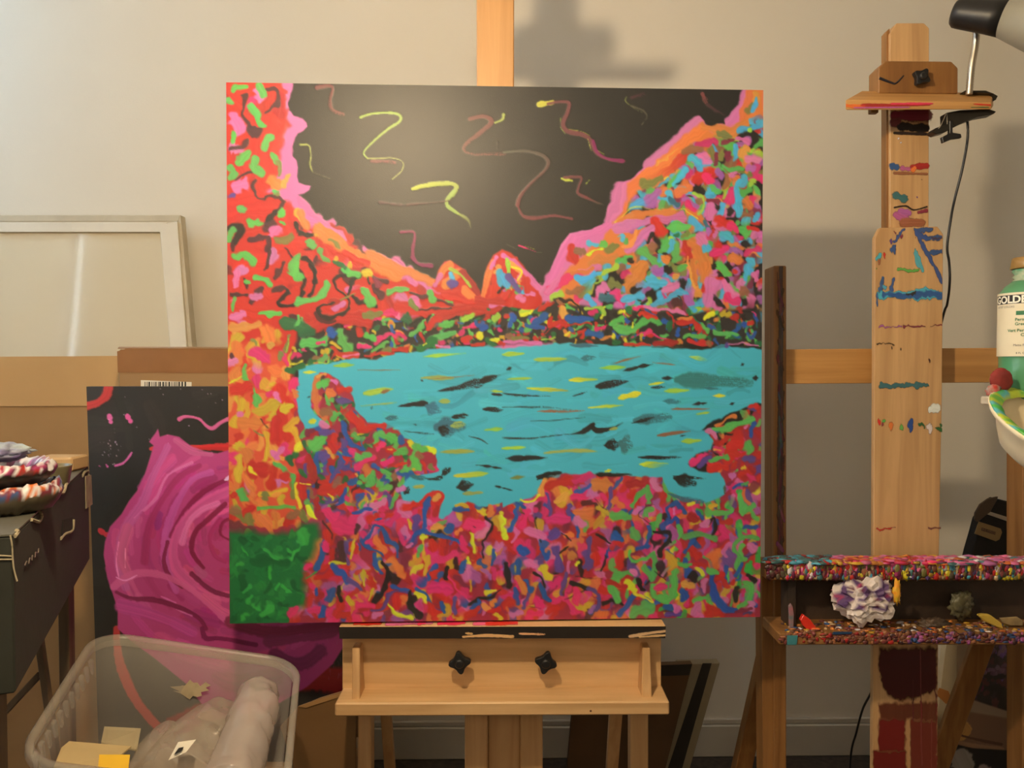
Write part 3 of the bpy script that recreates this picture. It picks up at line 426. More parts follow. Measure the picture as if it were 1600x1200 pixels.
A.script('''O 40 245,250 215,330;r 60 270,280 400,240;p 36 420,250 500,220;o 84 540,270 600,280;O 50 310,370 350,340;v 26 250,330 270,400 300,480;p 34 400,345 480,340;u 28 425,315 500,270;v 28 620,300 625,390 600,450;u 22 680,240 640,300;R 56 730,280 820,260;P 50 870,260 890,300;r 44 730,340 760,320;o 50 650,370 680,400;Y 44 550,420 600,440;y 18 590,200 620,195;o 90 440,440 490,440;p 56 270,480 380,470;p 50 150,430 110,510;b 30 130,370 90,390 65,470 45,540;b 26 90,375 130,400;y 20 110,350 150,365 200,330;y 26 0,460 20,580;b 26 395,440 430,510 435,570;v 34 390,390 380,440;k 9 520,350 560,400 610,430;g 36 830,290 780,330 740,400;g 36 830,300 840,370;g 54 640,460 740,460;b 28 740,430;P 34 790,400 760,430;k 8 870,380 800,415 785,450 850,500;g 44 900,460 890,520;Y 16 840,460 860,448;b 28 960,460 950,400 1000,385 1050,440;b 28 960,510 1000,470 1020,540;P 22 985,410 990,440;k 22 870,550 950,565 965,600;k 34 960,580 925,640 905,680;g 44 1020,530 1025,580;g 36 1050,585 1150,560 1240,590;Y 36 1100,500 1130,490;g 44 1190,445 1300,445;Y 26 1200,410 1230,390;y 26 1070,400 1100,390;k 26 1190,490 1220,480 1220,560;r 44 1260,500 1310,500;P 44 1150,510 1180,490;R 50 1080,460 1110,480;b 30 1410,285 1330,300;g 22 1380,295 1420,265;g 40 1370,350 1380,450;g 30 1440,390 1400,450;b 26 1390,520 1460,530;g 32 1470,580 1390,575 1345,630 1365,700 1370,770;P 50 1420,620 1450,650;k 8 1390,690 1480,680;r 50 1090,640 1130,690;b 26 1100,600 1050,660;k 14 200,460 190,530 230,600;P 60 150,540 240,570;v 50 280,570 310,540;o 44 360,570 390,560;k 16 340,550 395,600;P 50 430,480 470,500;p 20 500,560 570,530;v 36 500,590 500,680 470,750;b 44 640,560 680,590;k 20 550,570 620,600;g 50 750,530 770,570;b 30 840,520 850,580 820,630;b 32 780,650 830,635;g 24 740,660 750,720 820,705 880,655;g 40 870,670 880,790;b 18 600,650 590,690;k 16 590,680 570,770;r 50 540,680 540,730;o 56 390,690 410,680;y 24 430,730;k 20 330,670 380,640;v 54 300,650 325,750;b 36 240,640 260,700;y 56 235,750 265,800;P 60 160,720 180,730;b 50 110,640 130,660;b 44 100,720 100,770;k 36 25,720 40,850;o 50 90,800 125,880;b 36 140,830 165,880;v 28 150,900 120,970;k 20 180,780 240,830 250,870;b 32 220,860 285,940;p 50 290,850 320,830;v 28 360,780 350,910;k 34 400,840 490,870;k 7 420,800 600,825;k 9 360,940 480,885;v 30 500,870 565,910 540,1000;p 50 430,890 420,940;r 56 580,880 620,900;Y 50 480,980 500,960;k 20 580,965 640,940 690,970;g 50 660,790 635,860 660,940;g 44 660,790 740,785;y 56 710,840 760,890;k 36 780,820 810,880;P 44 750,780;b 36 760,920 680,1020;g 90 770,1010 840,990;y 20 760,910 860,950;g 44 880,850 880,920 950,940 990,870 1000,780;p 50 900,870 930,880;k 10 880,780 920,800 945,830;Y 54 960,690 980,740;b 44 1050,710 1060,790;g 26 1020,745 1090,735;O 54 1050,850 1090,860;b 54 1040,890 1050,920;k 36 1080,800 1120,840;y 36 1110,770 1140,790;g 36 1110,960 1180,925;b 44 1200,790 1230,900 1280,985 1350,1000;g 36 1170,760 1230,790;P 44 1170,840 1170,880;r 44 1260,800;k 50 1355,880 1350,930;g 34 1370,980 1420,960 1445,900 1430,860 1400,850;p 26 1400,890 1400,920;r 34 1330,840;g 20 1310,790 1300,830;b 30 1380,740 1350,800;k 36 1420,800 1450,840;O 26 1320,770;v 44 960,1010 1010,1010;P 50 1000,985;b 34 930,970 970,975;r 70 1180,1010 1230,1000;P 50 1100,1010 1130,990;P 50 1450,960 1440,1000;m 30 1350,1010 1440,1000;p 70 200,930 230,960;p 56 170,1010 230,1000;P 50 60,1020 110,1010;r 50 280,1000 320,990;p 36 400,980 410,1010;k 6 140,965 230,970;R 36 620,830 700,860;
p 40 1090,155 1150,110;v 44 1190,120 1130,170;g 36 1200,145 1295,115;r 70 1320,60 1350,40;O 16 1220,70 1260,75;g 56 1410,40 1430,80;v 44 1400,130 1440,130;r 50 1200,185 1280,175;Y 26 1390,185;r 44 1330,160;R 44 1440,190;m 26 1300,270 1320,260;P 44 1310,220 1340,230''', *TF)
# the two small peaks
A.poly([(668, 446), (678, 420), (688, 406), (697, 404), (716, 416), (738, 440), (748, 462), (700, 462)], 'r', soft=2); A.poly([(744, 466), (754, 414), (764, 396), (778, 387), (792, 392), (812, 412), (836, 452), (842, 474), (790, 480)], 'r', soft=2)
A.fill([(756, 420), (778, 395), (800, 405), (830, 455), (800, 465), (762, 455)], 22, dict(T=2, g=1.5, P=2, O=1.5, r=1.5, k=.7, V=1), w=(7, 12), ln=(4, 10))
A.script('''o 50 1225,140 1260,70 1295,45;P 40 1215,150 1240,100;o 60 1280,150 1340,90;R 50 1370,90 1450,190;T 36 1300,90 1320,150;l 24 1300,65 1360,100 1410,165;v 50 1310,150 1330,150;r 56 1260,210 1430,235;o 40 1380,180 1440,230;
o 40 1490,220 1510,120 1540,20;P 30 1530,60 1560,0;r 60 1550,210 1560,120;T 50 1580,80 1590,150;k 20 1570,200 1600,170;r 44 1450,230 1590,250''', *TC)
A.script('''P 40 60,20 130,90 200,170;P 36 0,-10 50,20;O 36 30,30 90,70;T 56 0,110 20,150;l 26 20,10 30,60 30,100;y 14 50,55 105,75 80,130;v 40 30,110 90,190;r 44 130,130 140,190;r 40 10,220 30,200;P 50 100,230''', *TD)
MK = Painter(GW, GH, A.map, 1.0)
MK.poly([(460, 125), (460, 200), (450, 290), (560, 370), (700, 440), (760, 455), (840, 455), (890, 370), (960, 290), (1080, 190), (1160, 150), (1200, 110)], 'w', soft=14)
MK.poly(wt, 'w', soft=10)
A.warp([(13, 1.5), (6, 0.9)], 1-0.85*MK.a)
M_paint = paintmat('acrylic_paint', 0.45, E=E_C, weave=0.25, spec=0.42)
CORN = []
def cam2w(x, y, z): return Vector((x, cp*z-y*sp, CAMZ-sp*z-y*cp))
for q in ((-.4798, -.5063, 1.2987), (.4335, -.5069, 1.3345), (.4334, .4069, 1.3516), (-.4799, .4075, 1.3158)): CORN.append(cam2w(*q))
pt = thing('landscape_painting', 'large painting of turquoise water, colourful mountains and black sky on centre easel', 'painting', (CORN[2]+CORN[3])/2)
nrm = (CORN[1]-CORN[0]).cross(CORN[3]-CORN[0]).normalized()
if nrm.y < 0: nrm = -nrm
surf(A, CORN, 'painted_front', M_paint, pt, E_C, relief=0.00022)
M_side = newmat('canvas_edge', rgb(150, 60, 80), 0.7, 0.4, 14, col2=rgb(60, 40, 36)[:3])
off = nrm*0.0003
put('stretched_canvas', hexa([c+off for c in CORN], [c+nrm*0.018 for c in CORN], 0.0), M_side, pt)
M_bar = wood('stretcher_pine', rgb(214, 176, 120), rgb(196, 152, 96))
def lerp(a, b, t): return a+(b-a)*t
for i in range(4):
    a, b = CORN[i], CORN[(i+1) % 4]; c = sum(CORN, Vector())/4
    a2, b2 = lerp(a, c, 0.1), lerp(b, c, 0.1); o1, o2 = nrm*0.0182, nrm*0.030
    put('stretcher_bar', hexa([a+o1, b+o1, b2+o1, a2+o1], [a+o2, b+o2, b2+o2, a2+o2], 0), M_bar, pt)
# ================================================================ the room
WY = 2.10; WS = 0.018          # back wall y at x = 0 and its slight turn
def wy(x): return WY + WS*x
M_wall = newmat('wall_paint', rgb(228, 222, 210), 0.85, 0.015, 3, 0.12, 220, spec=0.25)
M_trim = newmat('trim_paint', rgb(200, 194, 182), 0.55, 0.02, 6)
M_floor = newmat('dark_carpet', rgb(70, 60, 52), 0.95, 0.2, 60, 0.4, 300)
V_ = Vector
XL, XR, YB, ZC = -2.2, 2.5, -1.9, 2.5
struct(put('wall_back', hexa([V_((XL, wy(XL), 0)), V_((XR, wy(XR), 0)), V_((XR, wy(XR), ZC)), V_((XL, wy(XL), ZC))], [V_((XL, wy(XL)+.1, 0)), V_((XR, wy(XR)+.1, 0)), V_((XR, wy(XR)+.1, ZC)), V_((XL, wy(XL)+.1, ZC))], 0), M_wall))
struct(put('wall_right', boxm(XR, XR+.1, YB, wy(XR), 0, ZC), M_wall))
struct(put('wall_rear', boxm(XL, XR, YB-.1, YB, 0, ZC), M_wall))
struct(put('floor', boxm(XL-.1, XR+.1, YB-.1, WY+.2, -.05, 0), M_floor))
struct(put('ceiling', boxm(XL-.1, XR+.1, YB-.1, WY+.2, ZC, ZC+.05), M_wall))
# left wall with its window hole
Y0, Y1, Z0, Z1 = 0.17, 1.25, 0.95, 2.25
lw = join([boxm(XL-.1, XL, YB, Y0, 0, ZC), boxm(XL-.1, XL, Y1, wy(XL), 0, ZC), boxm(XL-.1, XL, Y0, Y1, 0, Z0), boxm(XL-.1, XL, Y0, Y1, Z1, ZC)])
struct(put('wall_left', lw, M_wall))
wn = thing('window_1', '', '', (XL, Y0, Z0)); del wn['label'], wn['category']; wn['kind'] = 'structure'
M_frame = newmat('window_frame_paint', rgb(225, 222, 214), 0.4, 0.02)
put('window_frame', join([boxm(XL-.06, XL+.02, Y0-.05, Y0, Z0-.05, Z1+.05), boxm(XL-.06, XL+.02, Y1, Y1+.05, Z0-.05, Z1+.05), boxm(XL-.06, XL+.02, Y0, Y1, Z0-.05, Z0), boxm(XL-.06, XL+.02, Y0, Y1, Z1, Z1+.05)]), M_frame, wn)
M_day = newmat('daylit_glass', (0.72, 0.86, 1.0, 1), 0.3, 0.0, emit=85.0)
put('glass_pane', boxm(XL-.055, XL-.05, Y0, Y1, Z0, Z1), M_day, wn)
M_slat = newmat('blind_slat_vinyl', rgb(214, 208, 196), 0.5, 0.02)
sl = None
nsl = 56
for k in range(nsl):
    z = Z0+.01+(Z1-Z0-.02)*(k+.5)/nsl; h = 0.0150; c = XL-.02
    if sl is None:
        me = hexa([V_((c-.004, Y0+.05, z-h)), V_((c-.003, Y0+.05, z-h)), V_((c+.004, Y0+.05, z+h)), V_((c+.003, Y0+.05, z+h))], [V_((c-.004, Y1-.005, z-h)), V_((c-.003, Y1-.005, z-h)), V_((c+.004, Y1-.005, z+h)), V_((c+.003, Y1-.005, z+h))], 0)
        sl = put('blind_slat', me, M_slat, wn); z_0 = z
    else:
        o = sl.copy(); C.objects.link(o); o.location = (0, 0, z-z_0)
# baseboard with a rounded top lip
def along_wall(x0, x1, z0, z1, t): 
    return hexa([V_((x0, wy(x0)-t, z0)), V_((x1, wy(x1)-t, z0)), V_((x1, wy(x1)-t, z1)), V_((x0, wy(x0)-t, z1))], [V_((x0, wy(x0)-.0005, z0)), V_((x1, wy(x1)-.0005, z0)), V_((x1, wy(x1)-.0005, z1)), V_((x0, wy(x0)-.0005, z1))], 0.003)
struct(put('baseboard_back', join([along_wall(XL, XR, 0.0, 0.088, .014), along_wall(XL, XR, 0.088, 0.104, .009)]), M_trim))
# ceiling lamp that throws the warm light (above the frame)
M_shade = newmat('lamp_shade_metal', rgb(200, 196, 188), 0.35, 0.02, metallic=0.3)
M_bulb = newmat('bulb_glow', (1.0, 0.72, 0.4, 1), 0.3, 0.0, emit=12)
M_blackp = newmat('black_plastic', rgb(30, 30, 32), 0.42, 0.1, 30)
pl = thing('pendant_lamp', 'small warm pendant lamp with metal shade hanging above the camera', 'lamp', (LAMP[0], LAMP[1], LAMP[2]))
ax = Vector((0.06, -0.55, 0.85)).normalized(); Lp = Vector(LAMP)
put('lamp_shade', lathe(Lp+ax*0.045, ax, [(0.0, .058), (.004, .062), (.05, .045), (.09, .02), (.10, .016), (.10, .012), (.086, .016), (.046, .041), (.002, .054)], 32), M_shade, pl, True)
put('bulb', lathe(Lp+ax*0.036, ax, [(0, .004), (.006, .018), (.02, .024), (.036, .018), (.05, .010), (.07, .009)], 20), M_bulb, pl, True)
put('cord', tube([Lp+ax*0.14, Lp+Vector((0, -.1, .35)), (LAMP[0], LAMP[1]-.1, ZC)], 0.003), M_blackp, pl)
# ================================================================ left side
M_frw = newmat('white_moulding', rgb(226, 220, 206), 0.45, 0.03, 10)
M_frg = newmat('taupe_frame', rgb(196, 186, 164), 0.6, 0.06, 20)
M_board = newmat('backing_board', rgb(216, 206, 182), 0.12, 0.01, 5, coat=1.0, spec=0.6)
# framed glass leaning on the wall: outline given top at d=2.03, foot nearer
def lean_quad(x0t, x1t, yt, x0b, x1b, yb, dt, db): return [P(x0t, yt, dt), P(x1t, yt, dt), P(x1b, yb, db), P(x0b, yb, db)]
T0 = 2.02
def onp(px, py):   # point on the leaning plane: depth falls from T0 at y=337 to 1.90 at the floor line
    d = T0-0.10*(py-337)/700.0; return P(px, py, d)
fr = thing('framed_glass_panel', 'white framed glass panel leaning against the wall behind the cartons', 'frame', (-1.2, 1.98, 0.0))
def strip(pts, t, m, name, par=fr, lift=0.0, bevel=.001):
    q = [onp(*p)+Vector((0, -lift, 0)) for p in pts]; put(name, hexa(q, [p+Vector((0, t, 0)) for p in q], bevel), m, par)
yb = 1120; xb = 346
strip([(-330, 336), (282, 336), (278, 346), (-330, 346)], .03, M_frg, 'frame_rail')
strip([(278, 346), (282, 336), (xb+6, yb), (xb-8, yb)], .03, M_frg, 'frame_stile')
strip([(-330, 348), (262, 348), (256, 363), (-330, 363)], .024, M_frw, 'moulding_rail', lift=.004)
strip([(250, 352), (278, 346), (xb-9, yb), (xb-30, yb)], .024, M_frw, 'moulding_stile', lift=.004)
strip([(-330, 346), (276, 346), (270, 352), (-330, 352)], .02, newmat('moulding_lip', rgb(210, 202, 186), .5, .03), 'moulding_lip', lift=-.002, bevel=0)
strip([(-340, 340), (-326, 340), (-326, yb), (-340, yb)], .03, M_frg, 'frame_stile')
strip([(-320, 363), (254, 363), (xb-26, yb), (-320, yb)], .004, M_board, 'glass', lift=-.007, bevel=0)

M_card = newmat('corrugated_cardboard', rgb(168, 132, 88), 0.85, 0.04, 4, 0.15, 90, col2=rgb(158, 122, 80)[:3])
M_card2 = newmat('plain_cardboard', rgb(160, 126, 86), 0.85, 0.05, 5, 0.1, 90)
M_tape = newmat('brown_parcel_tape', rgb(150, 104, 62), 0.32, 0.08, 9, 0.1, 40)
M_white = newmat('white_label_paper', rgb(232, 226, 212), 0.7, 0.03)
M_ink = newmat('black_ink', rgb(32, 30, 30), 0.6, 0.0)
def to_floor(pts_top, d, dbot=None): pass
def carton(name, label, x0, x1, yt, d, t, mat, tilt=0.0):
    b = ypx(0.0, d); c = P((x0+x1)/2, b, d); th = thing(name, label, 'box', (c.x, d+t/2, 0))
    put('carton_body', prism([(x0, yt), (x1, yt-tilt), (x1+4, b), (x0+4, b)], d, t, 0.004), mat, th); return th
c1 = carton('cardboard_carton', 'wide plain cardboard carton standing under the framed glass panel', -230, 196, 559, 1.80, .10, M_card, 3)
put('top_flap', hexa([P(-230, 559, 1.798), P(196, 556, 1.798), P(196, 634, 1.796), P(-230, 636, 1.796)], [P(-230, 559, 1.80), P(196, 556, 1.80), P(196, 634, 1.80), P(-230, 636, 1.80)], 0), newmat('carton_flap', rgb(196, 158, 108), .85, .04, 4, .1, 80), c1)
c2 = carton('taped_carton', 'cardboard carton with brown tape and barcode behind the rose painting', 184, 560, 546, 1.66, .10, M_card2)
bm_t = [P(183, 549, 1.659), P(200, 544, 1.659), P(560, 547, 1.659), P(560, 585, 1.659), P(184, 582, 1.659)]
put('parcel_tape', hexa(bm_t, [p+Vector((0, .0012, 0)) for p in bm_t], 0), M_tape, c2)
tp2 = [P(184, 545, 1.6585), P(560, 546, 1.6585), P(560, 543.5, 1.70), P(186, 542.5, 1.70)]
put('parcel_tape', hexa(tp2, [p+Vector((0, 0, .0012)) for p in tp2], 0), M_tape, c2)
lb = put('barcode_label', prism([(220, 594), (299, 597), (299, 650), (220, 648)], 1.6585, .0013, 0), M_white, c2)
bars = []; x = 226; r_ = random.Random(3)
while x < 292:
    ww = r_.choice([1, 1, 1.6, 2.4]); bars.append(prism([(x, 596.5), (x+ww, 596.5), (x+ww, 640), (x, 640)], 1.6580, .0006, 0)); x += ww + r_.choice([1.1, 1.6, 2.4])
put('barcode', join(bars), M_ink, lb)

# ---- rose painting
RW, RH = 330, 470
Rp = Painter(RW, RH, lambda px, py: ((px-135-20*(py-604)/586)/(410-20*(py-604)/586)*(RW-1), (py-604)/586*(RH-1)), RW/410, base=(34, 32, 23))
Rp.fill([(135, 604), (545, 604), (545, 1190), (135, 1190)], 90, {(34, 32, 23): 1, (31, 29, 20): 1, (40, 37, 27): 1}, w=(20, 40), ln=(30, 90), thick=.3)
Rp.stroke([(132, 636), (152, 630), (166, 618), (170, 600)], 14, (170, 48, 40))
Rp.stroke([(300, 701), (360, 700), (420, 699)], 13, (190, 40, 34)); Rp.stroke([(236, 703), (246, 702)], 9, (190, 44, 34)); Rp.stroke([(157, 832), (166, 838)], 10, (176, 40, 40))
Rp.stroke([(182, 985), (184, 1020), (193, 1055), (212, 1095), (236, 1125), (262, 1150)], 17, (176, 56, 46))
Rp.stroke([(270, 1140), (330, 1110), (400, 1085), (440, 1070), (500, 1062), (545, 1070)], 40, (150, 28, 24))
out = [(237, 686), (243, 678), (247, 671), (250, 684), (262, 680), (280, 684), (300, 700), (312, 708), (340, 710), (375, 700), (545, 700), (545, 1000), (520, 1040), (480, 1075), (420, 1110), (340, 1125), (318, 1105), (290, 1070), (240, 1030), (205, 1005), (184, 985), (184, 955), (176, 930), (168, 905), (162, 870), (164, 850), (172, 826), (190, 806), (202, 785), (214, 770), (226, 745), (236, 712), (240, 698), (233, 692)]
Rp.poly(out, (168, 62, 104), soft=1.5, thick=.6)
cx, cy = 362, 838
for i in range(260):
    a = Rp.rng.uniform(0, 6.283); rr = Rp.rng.uniform(14, 215); ex = 0.95; 
    da = Rp.rng.uniform(.15, .45); band = math.sin(rr/15.0 + a*1.0 + 0.8*math.sin(a*2))
    col = np.array([172, 64, 106]) + band*np.array([26, 24, 22]) + Rp.rng.normal(0, 6, 3)
    pts_ = [(cx+math.cos(a+da*t)*rr*ex, cy+math.sin(a+da*t)*rr*0.98) for t in (0, .5, 1)]
    ok = all(p[0] > 160+0.0 for p in pts_)
    x_, y_ = pts_[1]; ins = False
    for (ax_, ay_), (bx_, by_) in zip(out, out[1:]+out[:1]):
        if (ay_ > y_) != (by_ > y_) and x_ < (bx_-ax_)*(y_-ay_)/(by_-ay_)+ax_: ins = not ins
    if ins and ok: Rp.stroke(pts_, Rp.rng.uniform(7, 15), tuple(np.clip(col, 0, 255)), alpha=.55)
Dk, Md, Lt, Vl = (112, 28, 58), (146, 44, 84), (190, 86, 126), (206, 112, 148)
for pts_, wd, col in [
 ([(262, 700), (240, 745), (222, 790), (196, 830), (186, 880), (196, 920)], 16, Lt), ([(275, 690), (300, 706), (330, 712)], 12, Lt),
 ([(312, 730), (280, 748), (250, 790), (232, 830), (226, 880)], 12, Md), ([(330, 740), (300, 752), (276, 790), (262, 830), (258, 880), (275, 925)], 14, Lt),
 ([(357, 750), (320, 770), (290, 800), (268, 840)], 9, Dk), ([(262, 850), (256, 880), (266, 905), (285, 920)], 7, Dk),
 ([(357, 770), (320, 788), (290, 815), (272, 850), (275, 890), (300, 915)], 20, Lt), ([(340, 790), (315, 800), (295, 820), (285, 850)], 12, Vl),
 ([(352, 790), (325, 815), (305, 835), (300, 865), (318, 890)], 9, Dk), ([(345, 815), (328, 840), (335, 870), (352, 880)], 9, Md),
 ([(362, 812), (348, 820), (345, 838), (358, 846)], 6, Dk), ([(225, 800), (245, 780), (262, 745), (300, 725)], 6, Vl),
 ([(200, 830), (190, 870), (200, 900)], 20, Lt), ([(186, 850), (182, 880), (186, 905)], 3, (224, 150, 170)), ([(196, 860), (196, 890)], 2.5, (224, 150, 170)),
 ([(178, 920), (200, 904), (230, 898), (262, 905), (300, 925), (330, 950), (357, 975)], 14, Lt), ([(182, 928), (205, 938), (240, 940), (280, 952), (310, 968), (322, 985)], 8, Dk),
 ([(190, 950), (230, 960), (270, 975), (300, 990)], 22, (178, 70, 112)), ([(316, 985), (322, 1000), (345, 1000), (400, 1010)], 8, Dk), ([(320, 935), (345, 955), (375, 970), (420, 985)], 12, Lt),
 ([(300, 900), (330, 925), (365, 935), (420, 940)], 9, Dk), ([(360, 975), (420, 990), (480, 985), (530, 980)], 22, (112, 36, 56)), ([(420, 1005), (470, 1000), (520, 990)], 18, (122, 48, 80)),
 ([(430, 1025), (470, 1040), (500, 1020)], 26, (112, 42, 74)), ([(250, 1000), (290, 1020), (350, 1040)], 26, (184, 78, 112)), ([(340, 1060), (370, 1070), (430, 1060)], 30, (150, 52, 88)),
 ([(182, 905), (196, 910), (214, 902)], 3, (226, 160, 176)), ([(210, 812), (222, 800)], 2.5, Vl), ([(352, 752), (359, 748)], 7, (230, 190, 190)), ([(252, 935), (275, 945)], 3, Vl), ([(275, 955), (300, 965)], 3, Vl)]:
    Rp.stroke(pts_, wd, col, alpha=.85)
for pts_, wd in [([(171, 651), (173, 660)], 9), ([(199, 651), (204, 659)], 9), ([(280, 656), (290, 652), (310, 655), (322, 666), (332, 671), (344, 662), (360, 654)], 7), ([(180, 730), (192, 726), (200, 718), (206, 709)], 4), ([(166, 728), (168, 731)], 4), ([(155, 730), (157, 731)], 2.5)]:
    Rp.stroke(pts_, wd, (196, 82, 130))
for i in range(46):
    x_, y_ = (Rp.rng.normal(176, 9), Rp.rng.normal(700, 14)) if i < 26 else (Rp.rng.uniform(140, 350), Rp.rng.uniform(606, 700))
    Rp.stroke([(x_, y_)], Rp.rng.uniform(1.2, 2.6), (210, 180, 176), alpha=.8)
for i in range(24): 
    x_, y_ = Rp.rng.uniform(510, 545), Rp.rng.uniform(1000, 1060); Rp.stroke([(x_, y_), (x_+1, y_+6)], 1.6, (150, 100, 120), alpha=.5)
rc = [P(135, 604, 1.50), P(545, 604, 1.50), P(545, 1190, 1.45), P(155, 1190, 1.45)]
rp = thing('rose_painting', 'dark canvas painted with one huge magenta rose, left behind the landscape painting', 'painting', (rc[2]+rc[3])/2)
surf(Rp, rc, 'painted_front', paintmat('rose_paint', .38, weave=.2), rp, (1.2, 1.2, 1.75), relief=0.0003)
M_cblk = newmat('black_canvas_edge', rgb(44, 40, 36), .7, .1)
put('stretched_canvas', hexa([c+Vector((0, .0004, 0)) for c in rc], [c+Vector((0, .02, 0)) for c in rc], 0), M_cblk, rp)
# crate that carries the rose painting and the storage bin
zr = min(rc[2].z, rc[3].z)
cr = put('low_carton', boxm(-.80, -.30, 1.43, 1.55, 0.0, zr-.0005, .004), M_card2)
tag(cr, 'low brown carton under the rose painting', 'box')

# ---- open brown flap carton in the middle, dark
def boardpoly(name, label, cat, pts, d, t, mat, bevel=.001):
    o = put(name, prism(pts, d, t, bevel), mat); return tag(o, label, cat)
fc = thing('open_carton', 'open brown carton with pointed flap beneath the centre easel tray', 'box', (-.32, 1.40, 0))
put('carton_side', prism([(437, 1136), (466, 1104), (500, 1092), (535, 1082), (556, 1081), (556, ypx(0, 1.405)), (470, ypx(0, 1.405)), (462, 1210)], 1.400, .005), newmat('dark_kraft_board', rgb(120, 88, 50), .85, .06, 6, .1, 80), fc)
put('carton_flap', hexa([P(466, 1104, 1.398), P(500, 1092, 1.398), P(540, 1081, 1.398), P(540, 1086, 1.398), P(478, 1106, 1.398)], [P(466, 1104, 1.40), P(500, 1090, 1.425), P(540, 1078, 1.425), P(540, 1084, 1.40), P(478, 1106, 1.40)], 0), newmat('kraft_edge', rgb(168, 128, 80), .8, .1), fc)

# ---- black storage box with the crusted palettes
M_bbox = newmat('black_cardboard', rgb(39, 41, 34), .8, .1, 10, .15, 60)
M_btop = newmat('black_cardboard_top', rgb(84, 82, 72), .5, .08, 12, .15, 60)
M_torn = newmat('torn_grey_card', rgb(168, 156, 130), .9, .15, 60, .4, 120)
nr = P(20, 838, .80); z0 = nr.z; frp = PZ(138, 728, z0)
e = (frp-nr); e.z = 0; L_ = e.length; ed = e/L_; side = Vector((-ed.y, ed.x, 0)); nl = nr+side*0.34; fl = frp+side*0.34
HB = 0.165
bx = thing('black_storage_box', 'worn black cardboard storage box with torn top edges at far left', 'box', ((nr+fl)/2)-Vector((0, 0, HB)))
dz = Vector((0, 0, HB))
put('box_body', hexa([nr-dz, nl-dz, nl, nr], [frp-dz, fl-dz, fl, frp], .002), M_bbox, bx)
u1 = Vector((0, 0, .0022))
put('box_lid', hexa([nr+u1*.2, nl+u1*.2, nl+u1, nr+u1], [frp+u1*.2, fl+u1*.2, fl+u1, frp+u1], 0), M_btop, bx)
outn = -side
def sidept(s_, h): return nr+ed*(L_*s_)+Vector((0, 0, h))+outn*.0006
def torn(pts, w_, m=M_torn, name='torn_edge'):
    put(name, tube([sidept(*p) for p in pts], w_, 6, sub=3), m, bx)
def spx(px, py):   # side-face coordinates of a pixel
    a = P(px, py, 1.0)-Vector((0, 0, CAMZ)); nvec = outn; t = (nr-Vector((0, 0, CAMZ))).dot(nvec)/a.dot(nvec); p = a*t+Vector((0, 0, CAMZ)); return ((p-nr).dot(ed)/L_, p.z-nr.z)
for q in ([(22, 838), (27, 831), (25, 829)], [(48, 812), (60, 815), (64, 806), (62, 801)], [(84, 776), (88, 769), (98, 770), (102, 758), (106, 754)], [(128, 744), (131, 738), (137, 736), (137, 744)], [(94, 842), (101, 834), (112, 829), (114, 812)]):
    torn([spx(*p) for p in q], .0022)
def sideface(pts, m, name, t=.0012):
    q = [sidept(*spx(*p)) for p in pts]; put(name, hexa(q, [p+outn*t for p in q], 0), m, bx)
sideface([(132, 744), (141, 742), (143, 788), (133, 795)], M_torn, 'torn_flap')
sideface([(98, 812), (112, 808), (113, 828), (95, 843)], newmat('painted_hole_shade', rgb(20, 17, 15), .9, 0), 'torn_hole_shade', .0004)  # near-black patch laid on the face paints the shade inside a tear
M_scr = newmat('silver_pen', rgb(120, 108, 98), .5, .1)
put('scribbled_mark', tube([sidept(*spx(*p))+outn*.0010 for p in [(36, 884), (39, 877), (42, 881), (44, 872), (47, 876), (48, 868), (52, 871), (53, 863), (57, 864), (58, 857)]], .0006, 5, sub=4), M_scr, bx)
# crackled pale seams on the end face
def endpt(px, py):
    nvec = -ed; a = P(px, py, 1.0)-Vector((0, 0, CAMZ)); t = (nr-Vector((0, 0, CAMZ))).dot(nvec)/a.dot(nvec); return a*t+Vector((0, 0, CAMZ))+nvec*.0005
for q in ([(16, 836), (19, 852), (20, 872), (22, 890), (27, 908)], [(-20, 868), (0, 868), (18, 869)], [(-20, 873), (0, 874), (20, 874)]):
    put('pale_seam', tube([endpt(*p) for p in q], .0009, 6, sub=3), M_torn, bx)
# stand that carries the box
M_oldw = wood('old_wood', rgb(104, 82, 58), rgb(78, 60, 42))
st = thing('wooden_stand', 'small wooden stand with slanted braces beneath the black storage box', 'stand', ((nr+fl)/2).to_tuple()[:2]+(0,))
zb = z0-HB-.0005
def bar2(a, b, w_, t, m, name, par, axis=None):
    a, b = Vector(a), Vector(b); dr = (b-a).normalized(); s_ = dr.cross(Vector((0, 1, 0))) if axis is None else Vector(axis).cross(dr); s_.normalize(); n_ = s_.cross(dr).normalized()
    f_ = [a-s_*w_/2-n_*t/2, a+s_*w_/2-n_*t/2, a+s_*w_/2+n_*t/2, a-s_*w_/2+n_*t/2]
    put(name, hexa(f_, [p+(b-a) for p in f_], .001), m, par)
for c_ in (nr+ed*.05+side*.03, nl+ed*.05-side*.03, frp-ed*.05+side*.03, fl-ed*.05-side*.03):
    bar2((c_.x, c_.y, zb), (c_.x, c_.y, 0), .018, .018, M_oldw, 'leg', st)
q1, q2 = nr+ed*.05+side*.03, nl+ed*.05-side*.03
bar2((q1.x, q1.y, zb-.02), (q2.x, q2.y, zb-.16), .012, .01, M_oldw, 'brace', st)
lg0, lg1 = P(56, 960, 1.12), P(80, 1130, 1.10); lg1b = lg0+(lg1-lg0)*((lg0.z)/(lg0.z-lg1.z))
bar2(lg0, lg1b, .010, .010, M_oldw, 'leg', st)
b0, b1 = P(64, 1052, 1.115), P(-20, 1142, 1.10); bar2(b0, b1, .009, .008, M_oldw, 'brace', st)
M_grime = newmat('smoky_plastic', rgb(92, 84, 74), .4, .2, 12)
